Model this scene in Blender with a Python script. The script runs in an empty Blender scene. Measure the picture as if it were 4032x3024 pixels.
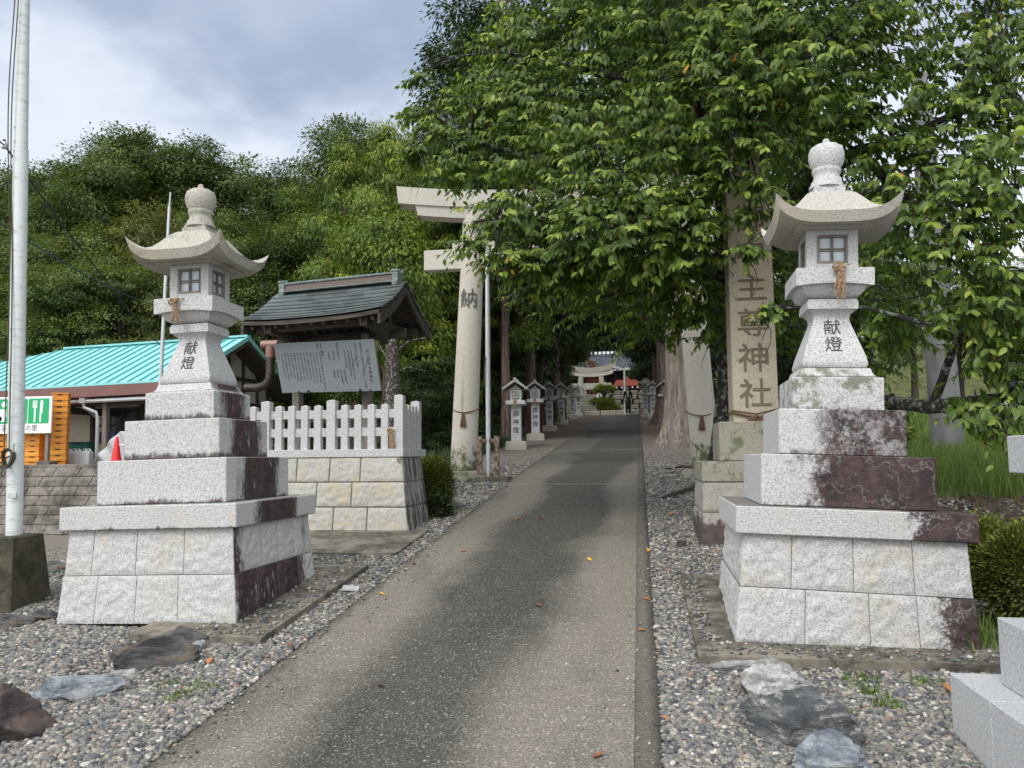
import bpy, bmesh, math, random
import numpy as np
from mathutils import Vector, Matrix, noise as mnoise
R = math.radians
random.seed(7)
RNG = np.random.default_rng(7)
sc = bpy.context.scene

# ---------------------------------------------------------------- camera
THETA = R(9.23); PITCH = R(5.196); ROLL = R(0.55); FPX = 3083.6; CAMZ = 1.65
_r = Vector((math.cos(THETA), math.sin(THETA), 0)); _fh = Vector((-math.sin(THETA), math.cos(THETA), 0))
_f = _fh * math.cos(PITCH) + Vector((0, 0, 1)) * math.sin(PITCH)
_u = -_fh * math.sin(PITCH) + Vector((0, 0, 1)) * math.cos(PITCH)
_X = _r * math.cos(ROLL) - _u * math.sin(ROLL); _Y = _r * math.sin(ROLL) + _u * math.cos(ROLL)
cam_d = bpy.data.cameras.new('camera'); cam = bpy.data.objects.new('camera', cam_d); sc.collection.objects.link(cam)
cam.matrix_world = Matrix(((_X.x, _Y.x, -_f.x, 0), (_X.y, _Y.y, -_f.y, 0), (_X.z, _Y.z, -_f.z, CAMZ), (0, 0, 0, 1)))
cam_d.sensor_width = 36; cam_d.lens = FPX / 4032 * 36; cam_d.clip_start = 0.05; cam_d.clip_end = 3000
sc.camera = cam

# ---------------------------------------------------------------- light
SUN_EL = R(48); SUN_AZ = R(200)          # azimuth clockwise from +Y (behind the camera, a little to the left)
sun_d = bpy.data.lights.new('sun', 'SUN'); sun_d.energy = 1.5; sun_d.angle = R(22); sun_d.color = (1, .965, .91)
sun = bpy.data.objects.new('sun', sun_d); sc.collection.objects.link(sun)
SUNV = Vector((math.sin(SUN_AZ) * math.cos(SUN_EL), math.cos(SUN_AZ) * math.cos(SUN_EL), math.sin(SUN_EL)))
sun.rotation_euler = SUNV.to_track_quat('Z', 'Y').to_euler()
sc.view_settings.view_transform = 'Standard'; sc.view_settings.look = 'None'
sc.view_settings.exposure = 0.36; sc.view_settings.gamma = 1
w = bpy.data.worlds.new('World'); sc.world = w; w.use_nodes = True


# ---------------------------------------------------------------- node expressions
class V:
    nt = None
    def __init__(s, sock): s.s = sock
    @staticmethod
    def m(op, *a, clamp=False):
        n = V.nt.nodes.new('ShaderNodeMath'); n.operation = op; n.use_clamp = clamp
        for i, x in enumerate(a):
            if isinstance(x, V): V.nt.links.new(x.s, n.inputs[i])
            else: n.inputs[i].default_value = x
        return V(n.outputs[0])
    def __add__(s, o): return V.m('ADD', s, o)
    __radd__ = __add__
    def __sub__(s, o): return V.m('SUBTRACT', s, o)
    def __rsub__(s, o): return V.m('SUBTRACT', o, s)
    def __mul__(s, o): return V.m('MULTIPLY', s, o)
    __rmul__ = __mul__
    def __truediv__(s, o): return V.m('DIVIDE', s, o)
    def abs(s): return V.m('ABSOLUTE', s)
    def sat(s): return V.m('ADD', s, 0.0, clamp=True)
    def pow(s, o): return V.m('POWER', s, o)
    def max(s, o): return V.m('MAXIMUM', s, o)
    def min(s, o): return V.m('MINIMUM', s, o)

def ramp01(x, a, b):        # smooth 0..1 between a and b
    n = V.nt.nodes.new('ShaderNodeMapRange'); n.interpolation_type = 'SMOOTHSTEP'
    V.nt.links.new(x.s, n.inputs[0]); n.inputs[1].default_value = a; n.inputs[2].default_value = b
    return V(n.outputs[0])

def tex(kind='Object'):
    return V(V.nt.nodes.new('ShaderNodeTexCoord').outputs[kind])

def geom(kind):
    return V(V.nt.nodes.new('ShaderNodeNewGeometry').outputs[kind])

def sep(v):
    n = V.nt.nodes.new('ShaderNodeSeparateXYZ'); V.nt.links.new(v.s, n.inputs[0])
    return V(n.outputs[0]), V(n.outputs[1]), V(n.outputs[2])

def scl(v, x, y, z):
    n = V.nt.nodes.new('ShaderNodeVectorMath'); n.operation = 'MULTIPLY'
    V.nt.links.new(v.s, n.inputs[0]); n.inputs[1].default_value = (x, y, z)
    return V(n.outputs[0])

def noise(v, scale, detail=3, rough=.55, out=0):
    n = V.nt.nodes.new('ShaderNodeTexNoise'); V.nt.links.new(v.s, n.inputs['Vector'])
    n.inputs['Scale'].default_value = scale; n.inputs['Detail'].default_value = detail; n.inputs['Roughness'].default_value = rough
    return V(n.outputs[out])

def voro(v, scale, feature='F1', out=0, rand=1):
    n = V.nt.nodes.new('ShaderNodeTexVoronoi'); V.nt.links.new(v.s, n.inputs['Vector'])
    n.feature = feature; n.inputs['Scale'].default_value = scale; n.inputs['Randomness'].default_value = rand
    return V(n.outputs[out])

def mix(f, a, b, mode='MIX'):
    n = V.nt.nodes.new('ShaderNodeMix'); n.data_type = 'RGBA'; n.blend_type = mode
    for i, x in ((0, f), (6, a), (7, b)):
        if isinstance(x, V): V.nt.links.new(x.s, n.inputs[i])
        elif i == 0: n.inputs[0].default_value = x
        else: n.inputs[i].default_value = (*x, 1)
    return V(n.outputs[2])

def attr(name):
    n = V.nt.nodes.new('ShaderNodeAttribute'); n.attribute_name = name
    return V(n.outputs['Fac'])

def rnd():
    return V(V.nt.nodes.new('ShaderNodeObjectInfo').outputs['Random'])

def material(name, fn, rough=.8, spec=.3, metal=0):
    """fn() -> (colour, height or None[, bump distance][, roughness])"""
    m = bpy.data.materials.new(name); m.use_nodes = True; V.nt = m.node_tree
    b = V.nt.nodes['Principled BSDF']
    b.inputs['Roughness'].default_value = rough; b.inputs['Metallic'].default_value = metal
    b.inputs['Specular IOR Level'].default_value = spec
    r = fn() if callable(fn) else (fn, None)
    c = r[0]
    if isinstance(c, V): V.nt.links.new(c.s, b.inputs['Base Color'])
    else: b.inputs['Base Color'].default_value = (*c, 1)
    if len(r) > 1 and r[1] is not None:
        bn = V.nt.nodes.new('ShaderNodeBump'); V.nt.links.new(r[1].s, bn.inputs['Height'])
        bn.inputs['Distance'].default_value = r[2] if len(r) > 2 else .005
        bn.inputs['Strength'].default_value = .8
        V.nt.links.new(bn.outputs[0], b.inputs['Normal'])
    if len(r) > 3: V.nt.links.new(r[3].s, b.inputs['Roughness'])
    return m

# world: Nishita sky seen between soft grey clouds
V.nt = w.node_tree
bg = V.nt.nodes['Background']
sky = V.nt.nodes.new('ShaderNodeTexSky'); sky.sky_type = 'NISHITA'; sky.sun_disc = False
sky.sun_elevation = SUN_EL; sky.sun_rotation = SUN_AZ
d = tex('Generated'); dx, dy, dz = sep(d)
den = (dz + .22).max(.12)
cv = V.nt.nodes.new('ShaderNodeCombineXYZ')
V.nt.links.new((dx / den).s, cv.inputs[0]); V.nt.links.new((dy / den).s, cv.inputs[1])
cvv = V(cv.outputs[0])
n1 = noise(cvv, 1.15, 4, .5); n2 = noise(cvv, .45, 3, .5)
cl = ramp01(n1 * .75 + n2 * .25, .44, .64)
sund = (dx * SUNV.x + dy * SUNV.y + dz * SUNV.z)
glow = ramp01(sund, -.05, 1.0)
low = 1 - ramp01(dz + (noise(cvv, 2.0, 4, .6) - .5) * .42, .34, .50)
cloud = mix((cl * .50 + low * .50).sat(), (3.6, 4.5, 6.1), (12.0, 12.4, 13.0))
cloud = mix(glow * .9, cloud, (19, 19.2, 19.2))  # brightness added to unseen clouds on the sun side, to light the scene
cov = (ramp01(noise(cvv, .8, 3, .5), .2, .42) * .45 + .5).sat()
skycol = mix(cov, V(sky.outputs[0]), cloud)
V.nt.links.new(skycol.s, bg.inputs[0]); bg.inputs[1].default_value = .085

# ---------------------------------------------------------------- pixel helpers (photo at 2212 x 1659) and ground
K = 4032 / 2212
def ray(px, py):
    a = (px * K - 2016) / FPX; b = (1512 - py * K) / FPX
    return (_f + _X * a + _Y * b)
def at(px, py, Y):
    d = ray(px, py); t = Y / d.y
    return Vector((d.x * t, Y, CAMZ + d.z * t))
def sstep(a, b, x):
    t = max(0, min(1, (x - a) / (b - a))); return t * t * (3 - 2 * t)
S1 = .0943
def rampz(y):
    if y < 0: return y * .03
    if y < 14: return S1 * y
    if y < 47: return S1 * 14 + .081 * (y - 14)
    return S1 * 14 + .081 * 33 + .02 * (y - 47)
def zg(x, y):
    z = rampz(y)
    m = sstep(-5.4, -7.6, x) * sstep(2, 9, y)
    z = z * (1 - m) + (-.28) * m
    k = sstep(-6.6, -14, x)
    z += sstep(29, 75, y) * 7 * sstep(-3.5, -16, x) + sstep(24, 32, y) * 1.6 * k
    z += .32 * sstep(7.9, 8.9, y) * sstep(2.3, 3.0, x)
    z += sstep(70, 130, y) * 9
    z += sstep(45, 100, y) * 5 * sstep(14, 40, x)
    return z
def gp(px, py):
    lo, hi = .5, 90
    f = lambda Y: at(px, py, Y).z - zg(at(px, py, Y).x, Y)
    if f(lo) < 0: return at(px, py, lo)
    Y = lo
    while Y < 90 and f(Y) > 0: Y += .25
    lo, hi = Y - .25, Y
    for _ in range(30):
        md = (lo + hi) / 2
        if f(md) > 0: lo = md
        else: hi = md
    return at(px, py, (lo + hi) / 2)

# ---------------------------------------------------------------- mesh builder
class MB:
    def __init__(s): s.v = []; s.f = []; s.mi = []
    def add(s, vs, fs, m=0):
        o = len(s.v); s.v += [tuple(p) for p in vs]; s.f += [tuple(i + o for i in f) for f in fs]; s.mi += [m] * len(fs); return s
    def box(s, c, d, rz=0, m=0, taper=1, M=None):
        x, y, z = d[0] / 2, d[1] / 2, d[2] / 2; vs = []
        for k in (-1, 1):
            t = taper if k > 0 else 1
            for (i, j) in ((-1, -1), (1, -1), (1, 1), (-1, 1)):
                vs.append(Vector((i * x * t, j * y * t, k * z)))
        if rz: vs = [Matrix.Rotation(rz, 3, 'Z') @ p for p in vs]
        if M is not None: vs = [M @ p for p in vs]
        vs = [p + Vector(c) for p in vs]
        return s.add(vs, [(3, 2, 1, 0), (4, 5, 6, 7), (0, 1, 5, 4), (1, 2, 6, 5), (2, 3, 7, 6), (3, 0, 4, 7)], m)
    def bar(s, a, b, wd, h, m=0):      # box from a to b
        a, b = Vector(a), Vector(b); d = (b - a); L = d.length; d.normalize()
        up = Vector((0, 0, 1)) if abs(d.z) < .95 else Vector((0, 1, 0))
        sx = d.cross(up).normalized(); uz = sx.cross(d)
        M = Matrix((sx, d, uz)).transposed()
        return s.box((a + b) / 2, (wd, L, h), M=M, m=m)
    def lathe(s, prof, n=24, c=(0, 0, 0), m=0):
        vs = []; fs = []
        for r, z in prof:
            for i in range(n):
                a = 2 * math.pi * i / n; vs.append((c[0] + r * math.cos(a), c[1] + r * math.sin(a), c[2] + z))
        for k in range(len(prof) - 1):
            for i in range(n):
                j = (i + 1) % n; fs.append((k * n + i, k * n + j, (k + 1) * n + j, (k + 1) * n + i))
        fs.append(tuple(range(n - 1, -1, -1))); fs.append(tuple((len(prof) - 1) * n + i for i in range(n)))
        return s.add(vs, fs, m)
    def tube(s, pts, rad, n=8, m=0, wob=0):
        pts = [Vector(p) for p in pts]
        if not hasattr(rad, '__len__'): rad = [rad] * len(pts)
        vs = []; fs = []; ref = Vector((.31, .77, .2)).normalized()
        for k, p in enumerate(pts):
            t = (pts[min(k + 1, len(pts) - 1)] - pts[max(k - 1, 0)]).normalized()
            if abs(t.dot(ref)) > .95: ref = Vector((.9, -.1, .3)).normalized()
            a = (ref - t * ref.dot(t)).normalized(); b = t.cross(a)
            for i in range(n):
                q = 2 * math.pi * i / n; rr = rad[k]
                if wob: rr *= 1 + wob * (mnoise.noise(Vector((i * 1.7, k * .35, rad[0] * 31))))
                vs.append(p + (a * math.cos(q) + b * math.sin(q)) * rr)
        for k in range(len(pts) - 1):
            for i in range(n):
                j = (i + 1) % n; fs.append((k * n + i, k * n + j, (k + 1) * n + j, (k + 1) * n + i))
        fs.append(tuple(range(n - 1, -1, -1))); fs.append(tuple((len(pts) - 1) * n + i for i in range(n)))
        return s.add(vs, fs, m)
    def loft(s, rings, n=8, m=0, cap=True, p=2):
        """square rings (half width, z, lift of the corners); n segments per side"""
        vs = []; fs = []; N = 4 * n
        for (wd, z, lift) in rings:
            for sd in range(4):
                for i in range(n):
                    t = -1 + 2 * i / n; q = [(t, -1), (1, t), (-t, 1), (-1, -t)][sd]
                    vs.append((q[0] * wd, q[1] * wd, z + lift * abs(t) ** p))
        for k in range(len(rings) - 1):
            for i in range(N):
                j = (i + 1) % N; fs.append((k * N + i, k * N + j, (k + 1) * N + j, (k + 1) * N + i))
        if cap: fs.append(tuple(range(N - 1, -1, -1))); fs.append(tuple((len(rings) - 1) * N + i for i in range(N)))
        return s.add(vs, fs, m)
    def prism(s, poly, axis, a, b, m=0):
        """poly in the two other axes, extruded along axis from a to b"""
        def P(q, t): return {'x': (t, q[0], q[1]), 'y': (q[0], t, q[1]), 'z': (q[0], q[1], t)}[axis]
        n = len(poly); vs = [P(q, a) for q in poly] + [P(q, b) for q in poly]
        fs = [tuple(range(n)), tuple(range(2 * n - 1, n - 1, -1))] + [(i, i + n, (i + 1) % n + n, (i + 1) % n) for i in range(n)]
        return s.add(vs, fs, m)
    def block(s, a, b, c, d, bulge=.015, rough=.008, n=8, seed=0, gap=.004, m=0, sc_=9):
        """rock-faced block on the quad a b c d (counter-clockwise from outside)"""
        a, b, c, d = map(Vector, (a, b, c, d)); nr = (b - a).cross(d - a).normalized()
        L = max((b - a).length, .05); H = max((d - a).length, .05)
        nu = max(3, int(n * L / .4)); nv = max(3, int(n * H / .4)); gu, gv = gap / L, gap / H
        vs = []; fs = []
        for j in range(nv + 1):
            for i in range(nu + 1):
                u = gu + (1 - 2 * gu) * i / nu; v = gv + (1 - 2 * gv) * j / nv
                p = (a * (1 - u) + b * u) * (1 - v) + (d * (1 - u) + c * u) * v
                e = min(min(u, 1 - u) * L, min(v, 1 - v) * H) / .045; e = min(1, e); e = e * (2 - e)
                q = p * sc_ + Vector((seed * 13.1, seed * 7.7, 0))
                dd = bulge * e + rough * e * (mnoise.noise(q) + .5 * mnoise.noise(q * 2.3) + .25 * mnoise.noise(q * 5))
                vs.append(p + nr * dd)
        for j in range(nv):
            for i in range(nu):
                k = j * (nu + 1) + i; fs.append((k, k + 1, k + nu + 2, k + nu + 1))
        # border skirt going back
        ring = [i for i in range(nu + 1)] + [(j) * (nu + 1) + nu for j in range(1, nv + 1)] + [nv * (nu + 1) + i for i in range(nu - 1, -1, -1)] + [j * (nu + 1) for j in range(nv - 1, 0, -1)]
        o = len(vs); vs += [Vector(vs[i]) - nr * .02 for i in ring]
        for i in range(len(ring)):
            j = (i + 1) % len(ring); fs.append((ring[j], ring[i], o + i, o + j))
        return s.add(vs, fs, m)
    def build(s, name, mat, parent=None, bevel=0, smooth=True, ang=35, segs=1):
        me = bpy.data.meshes.new(name); me.from_pydata(s.v, [], s.f)
        if bevel:
            bm = bmesh.new(); bm.from_mesh(me)
            bmesh.ops.recalc_face_normals(bm, faces=bm.faces)
            es = [e for e in bm.edges if len(e.link_faces) == 2 and e.calc_face_angle(0) > R(30)]
            bmesh.ops.bevel(bm, geom=es, offset=bevel, segments=segs, affect='EDGES', clamp_overlap=True)
            bm.to_mesh(me); bm.free()
        me.update()
        for mm in (mat if isinstance(mat, (list, tuple)) else [mat]): me.materials.append(mm)
        if isinstance(mat, (list, tuple)) and not bevel: me.polygons.foreach_set('material_index', s.mi)
        if smooth:
            me.polygons.foreach_set('use_smooth', [True] * len(me.polygons)); me.set_sharp_from_angle(angle=R(ang))
        o = bpy.data.objects.new(name, me); sc.collection.objects.link(o); o.parent = parent
        return o

def tag(o, label, cat, group=None, kind=None):
    o['label'] = label; o['category'] = cat
    if group: o['group'] = group
    if kind: o['kind'] = kind
    return o
def thing(name, label, cat, loc=(0, 0, 0), rz=0, group=None, tilt=0, tiltb=0):
    o = bpy.data.objects.new(name, None); sc.collection.objects.link(o); o.empty_display_size = .1
    M = Matrix.Translation(Vector(loc)) @ Matrix.Rotation(tilt, 4, 'Y') @ Matrix.Rotation(-tiltb, 4, 'X') @ Matrix.Rotation(rz, 4, 'Z')
    o.matrix_world = M
    return tag(o, label, cat, group)
def struct(o, label=None):
    o['kind'] = 'structure'
    if label: o['label'] = label
    return o
def lod(name, parent):
    return [c for c in parent.children if c.name.split('.')[0] == name]
def dup(root, M=None, label=None, group=None):
    r = root.copy(); sc.collection.objects.link(r)
    if M is not None: r.matrix_world = M
    if label: r['label'] = label
    if group: r['group'] = group
    for ch in list(root.children):
        c = ch.copy(); sc.collection.objects.link(c); c.parent = r
        for g in ch.children:
            d = g.copy(); sc.collection.objects.link(d); d.parent = c
    return r
def XF(loc, rz=0, s=1, tilt=0):
    if not hasattr(s, '__len__'): s = (s, s, s)
    return Matrix.Translation(Vector(loc)) @ Matrix.Rotation(tilt, 4, 'Y') @ Matrix.Rotation(rz, 4, 'Z') @ Matrix.Diagonal((*s, 1))

def text_mesh(txt, size, vertical=False, extr=.0015, step=1.0, bold=0):
    """mesh in the XZ plane facing -Y, centred; vertical text runs downwards from z=0"""
    mb = MB(); chars = list(txt) if vertical else [txt]; dg = None
    for k, ch in enumerate(chars):
        if ch == ' ': continue
        cu = bpy.data.curves.new('t', 'FONT'); cu.body = ch; cu.size = size; cu.align_x = 'CENTER'; cu.align_y = 'CENTER'
        cu.extrude = extr; cu.offset = bold; cu.resolution_u = 2
        o = bpy.data.objects.new('t', cu); sc.collection.objects.link(o)
        me = bpy.data.meshes.new_from_object(o.evaluated_get(bpy.context.evaluated_depsgraph_get()))
        vs = [(v.co.x, -v.co.z, v.co.y - k * size * step) for v in me.vertices]
        mb.add(vs, [tuple(p.vertices) for p in me.polygons])
        bpy.data.objects.remove(o); bpy.data.curves.remove(cu); bpy.data.meshes.remove(me)
    return mb

# ---------------------------------------------------------------- materials
def granite_fn(base=(.56, .565, .56), dark=(.13, .13, .13), speck=1.0, stain=None, dirt=.25, moss=0, warm=0, fine=1):
    def fn():
        o = tex(); x, y, z = sep(o)
        sp = noise(o, 72 * fine, 3, .8); sp2 = noise(o, 200 * fine, 1, .5)
        f = ramp01(sp * .65 + sp2 * .35, .41, .53)
        c = mix(f, tuple(a * .42 + b * .58 for a, b in zip(base, dark)), base)
        lg = noise(o, 2.2, 4, .6)
        c = mix(ramp01(lg, .45, .75) * dirt, c, (.33, .31, .27))
        if warm: c = mix(ramp01(noise(o, 3.5, 3, .6), .5, .7) * warm, c, (.50, .40, .24))
        if moss: c = mix(ramp01(noise(o, 6, 5, .7), .5, .62) * moss, c, (.10, .12, .055))
        if stain:
            s_ = stain(o, x, y, z)
            streak = noise(scl(o, 26, 26, 1.2), 1, 3, .6)
            sc2 = mix(ramp01(noise(o, 9, 5, .75), .35, .65), (.085, .055, .053), (.034, .025, .026))
            sc2 = mix(ramp01(noise(o, 60, 3, .7), .60, .72) * .22, sc2, (.30, .27, .26))
            c = mix(s_, c, sc2)
        return c, noise(o, 120, 3, .7) + noise(o, 40, 4, .75) * .9, .006
    return fn
granite = material('granite', granite_fn(dirt=.15))
granite_warm = material('granite_warm', granite_fn((.54, .51, .45), (.22, .19, .15), dirt=.15, warm=.25))
granite_moss = material('granite_moss', granite_fn((.34, .325, .27), (.12, .11, .085), moss=.8, dirt=.5))
granite_tan = material('granite_tan', granite_fn((.52, .465, .36), (.20, .15, .10), warm=.4, dirt=.35))
granite_new = material('granite_new', granite_fn((.50, .51, .52), (.24, .25, .27), dirt=.05))
concrete = material('concrete', lambda: (mix(ramp01(noise(tex(), 2.5, 6, .75), .38, .6), (.23, .205, .165), mix(ramp01(noise(tex(), 12, 5, .8), .4, .6), (.05, .047, .038), (.12, .11, .09))), noise(tex(), 60, 4, .7), .004))
concrete_dark = material('mossy_concrete', lambda: (mix(ramp01(noise(tex(), 7, 5, .7), .35, .65), (.085, .075, .055), (.03, .03, .018)), noise(tex(), 40, 4, .7), .006))
mortar = material('mortar', (.20, .18, .15), .95)
ink = material('ink', (.05, .05, .05), .7)
ink_soft = material('faded_ink', (.09, .095, .095), .8)
carve_tan = material('carved_tan', (.17, .135, .095), .9)
carve_grey = material('carved_grey', (.12, .12, .12), .9)
def wood_fn(a, b, ax='z', sc_=14):
    def fn():
        o = tex(); v = {'z': (sc_, sc_, 1.2), 'x': (1.2, sc_, sc_), 'y': (sc_, 1.2, sc_)}[ax]
        n = noise(scl(o, *v), 2.2, 4, .65)
        return mix(ramp01(n, .3, .7), a, b), n, .004
    return fn
wood_dark = material('dark_timber', wood_fn((.035, .028, .024), (.10, .085, .072), 'x'), .85)
wood_darkz = material('dark_timber_upright', wood_fn((.05, .042, .036), (.14, .12, .10), 'z'), .85)
wood_grey = material('weathered_timber', wood_fn((.13, .115, .10), (.26, .235, .21), 'z', 20), .9)
copper = material('patinated_copper', lambda: (mix(ramp01(noise(scl(tex(), 3, 9, 9), 2, 4, .6), .4, .65), (.055, .07, .068), (.14, .20, .185)), noise(tex(), 30, 2), .001), .45, .5)
copper_green = material('green_copper', lambda: (mix(ramp01(noise(tex(), 20, 4, .6), .35, .65), (.09, .115, .11), (.17, .24, .22)), None), .55, .5)
copper_brown = material('brown_copper', (.13, .095, .085), .5, .5)
teal_roof = material('teal_roof_metal', lambda: (mix(noise(tex(), 1.5, 3), (.20, .52, .53), (.27, .61, .61)), None), .4, .5)
teal_rib = material('teal_rib_metal', (.12, .42, .43), .4, .5)
brown_metal = material('brown_metal', lambda: (mix(noise(tex(), 3, 4), (.14, .07, .062), (.22, .12, .105)), None), .55)
plaster = material('cream_plaster', lambda: (mix(ramp01(noise(tex(), 1.3, 4, .6), .4, .8), (.62, .56, .46), (.50, .45, .37)), None), .9)
plaster_white = material('white_plaster', lambda: (mix(ramp01(noise(tex(), 1.3, 4, .6), .4, .8), (.62, .62, .60), (.48, .48, .46)), None), .9)
glass_dark = material('dark_glass', (.03, .035, .04), .12, .6)
paper = material('shoji_paper', lambda: (mix(noise(tex(), 14, 3), (.48, .55, .60), (.62, .68, .72)), None), .5)
steel = material('galvanised_steel', lambda: (mix(noise(tex(), 6, 4), (.42, .44, .45), (.60, .62, .63)), None), .42, .5, .35)
white_pole = material('weathered_white_paint', lambda: (mix(ramp01(noise(scl(tex(), 3, 3, 9), 3, 5, .7), .5, .75), (.60, .64, .64), (.36, .37, .36)), None), .5, .4)
rust = material('rusty_steel', lambda: (mix(ramp01(noise(tex(), 16, 5, .7), .4, .6), (.10, .045, .028), (.28, .25, .21)), noise(tex(), 60, 3), .002), .8)
black_metal = material('black_metal', (.02, .019, .018), .45, .5)
rust_pipe = material('pipe_black_enamel', lambda: (mix(ramp01(noise(tex(), 10, 4, .7), .5, .7), (.025, .023, .022), (.13, .065, .05)), None), .4, .5)
orange_pl = material('orange_plastic', lambda: (mix(rnd(), (.72, .27, .03), (.85, .38, .06)), None), .5, .4)
green_pl = material('green_plastic', (.02, .12, .095), .5, .4)
navy_pl = material('navy_plastic', (.015, .02, .06), .5, .4)
clear_pl = material('milky_plastic', (.42, .44, .45), .35, .5)
red_pl = material('red_plastic', (.75, .02, .03), .4, .5)
white_pt = material('white_paint', (.78, .80, .79), .4, .5)
sign_green = material('sign_green', (.0, .36, .13), .4, .5)
rope_m = material('straw_rope', lambda: (mix(ramp01(noise(tex(), 120, 3, .7), .35, .65), (.42, .30, .18), (.16, .10, .06)), None), .95)
rope_dark = material('old_rope', lambda: (mix(ramp01(noise(tex(), 120, 3, .7), .35, .65), (.20, .12, .07), (.07, .045, .03)), None), .95)
rope_green = material('olive_rope', lambda: (mix(noise(tex(), 150, 3), (.10, .10, .06), (.035, .035, .02)), None), .95)
wire_m = material('cable_black', (.03, .035, .04), .6)
wire_blue = material('cable_blue', (.02, .07, .12), .6)
tile_red = material('red_copper_roof', (.30, .07, .05), .5, .5)
tile_grey = material('grey_roof_tile', (.16, .18, .21), .5, .5)
brick_tan = material('tan_brick', lambda: (mix(noise(scl(tex(), 6, 6, 18), 1, 2), (.40, .23, .11), (.55, .38, .22)), None), .9)
bark_cedar = material('cedar_bark', lambda: (mix(ramp01(noise(scl(tex(), 14, 14, .7), 1.6, 5, .7), .35, .65), (.20, .15, .13), (.055, .04, .035)), noise(scl(tex(), 14, 14, .7), 1.6, 5, .7), .03), .95)
bark_big = material('pale_cedar_bark', lambda: (mix(ramp01(noise(tex(), 2.2, 3, .6), .52, .68) * .6, mix(ramp01(noise(scl(tex(), 16, 16, .7), 1.6, 5, .7), .35, .65), (.30, .26, .235), (.11, .085, .075)), (.10, .12, .05)), noise(scl(tex(), 16, 16, .7), 1.6, 5, .7), .03), .95)
bark_cherry = material('lichen_bark', lambda: (mix(ramp01(noise(tex(), 14, 4, .7), .50, .60), (.030, .026, .023), (.19, .215, .185)), noise(tex(), 30, 4, .7), .015), .95)
bark_dark = material('dark_bark', lambda: (mix(noise(tex(), 9, 4, .7), (.03, .025, .02), (.09, .075, .06)), noise(tex(), 12, 4, .7), .02), .95)

def leaf_mat(name, dark, mid, light, odd=(.35, .25, .03), trans=.3, rough=.5, oddp=.985, obj_var=True):
    m = bpy.data.materials.new(name); m.use_nodes = True; V.nt = m.node_tree; nt = V.nt
    b = nt.nodes['Principled BSDF']; b.inputs['Roughness'].default_value = rough; b.inputs['Specular IOR Level'].default_value = .35
    t = attr('tint')
    rr_ = rnd(); t = (t + (rr_ - .5) * .22).sat().max(t.m('GREATER_THAN', t, .99)) if obj_var else t
    c = mix(ramp01(t, 0, .5), dark, mid); c = mix(ramp01(t, .5, .97), c, light); c = mix(ramp01(t, oddp, oddp + .006), c, odd)
    nt.links.new(c.s, b.inputs['Base Color'])
    tr = nt.nodes.new('ShaderNodeBsdfTranslucent'); nt.links.new(mix(1.0, c, (1.0, 1.06, .5), 'MULTIPLY').s, tr.inputs[0])
    ms = nt.nodes.new('ShaderNodeMixShader'); ms.inputs[0].default_value = trans
    nt.links.new(b.outputs[0], ms.inputs[1]); nt.links.new(tr.outputs[0], ms.inputs[2])
    nt.links.new(ms.outputs[0], nt.nodes['Material Output'].inputs[0])
    return m
L_cherry = leaf_mat('cherry_leaf', (.062, .108, .024), (.135, .215, .038), (.40, .48, .09), (.60, .28, .03), .40, .42, .9885)
L_broad = leaf_mat('forest_leaf', (.045, .070, .020), (.105, .150, .040), (.235, .285, .075), (.22, .12, .04), .25, .6, .992)
L_olive = leaf_mat('olive_leaf', (.065, .085, .026), (.145, .170, .050), (.28, .29, .09), (.25, .13, .04), .25, .6, .98)
L_hinoki = leaf_mat('hinoki_leaf', (.055, .095, .018), (.15, .215, .032), (.36, .41, .055), (.40, .33, .03), .3, .6, .985)
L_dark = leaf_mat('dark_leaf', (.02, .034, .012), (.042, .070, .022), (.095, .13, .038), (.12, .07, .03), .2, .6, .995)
L_cedar = leaf_mat('cedar_leaf', (.025, .045, .016), (.05, .085, .028), (.11, .15, .045), (.16, .11, .04), .2, .65, .99)
L_shrub = leaf_mat('shrub_leaf', (.05, .08, .015), (.12, .16, .03), (.30, .30, .05), (.4, .33, .06), .25, .5, .99)
L_grass = leaf_mat('grass_blade', (.07, .115, .03), (.14, .225, .05), (.27, .35, .10), (.5, .45, .2), .35, .6, .99)
L_red = leaf_mat('red_maple_leaf', (.10, .02, .012), (.20, .04, .02), (.30, .08, .03), (.4, .1, .03), .3)
L_pine = leaf_mat('pine_needle', (.09, .12, .03), (.20, .25, .05), (.36, .40, .09), (.4, .3, .08), .2)

# ---------------------------------------------------------------- leaf meshes (numpy)
LEAF = np.array([(0, 0, 0), (.0, .34, -.02), (0, .68, -.07), (0, 1, -.17), (-.2, .22, .05), (-.235, .5, .03), (-.14, .78, -.04), (.2, .22, .05), (.235, .5, .03), (.14, .78, -.04)], float)
LEAF_F = [(0, 1, 4), (1, 2, 5, 4), (2, 3, 6), (2, 6, 5), (0, 7, 1), (1, 7, 8, 2), (2, 9, 3), (2, 8, 9)]
SPRIG = np.array([(0, 0, 0), (-.22, .45, .05), (0, 1, -.14), (.22, .45, .05), (0, .5, -.04)], float)
SPRIG_F = [(0, 4, 1), (4, 2, 1), (0, 3, 4), (4, 3, 2)]
BLADE = np.array([(-.03, 0, 0), (.03, 0, 0), (.022, .5, .06), (-.022, .5, .06), (0, 1, .25)], float)
BLADE_F = [(0, 1, 2, 3), (3, 2, 4)]
ICO = None
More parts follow.
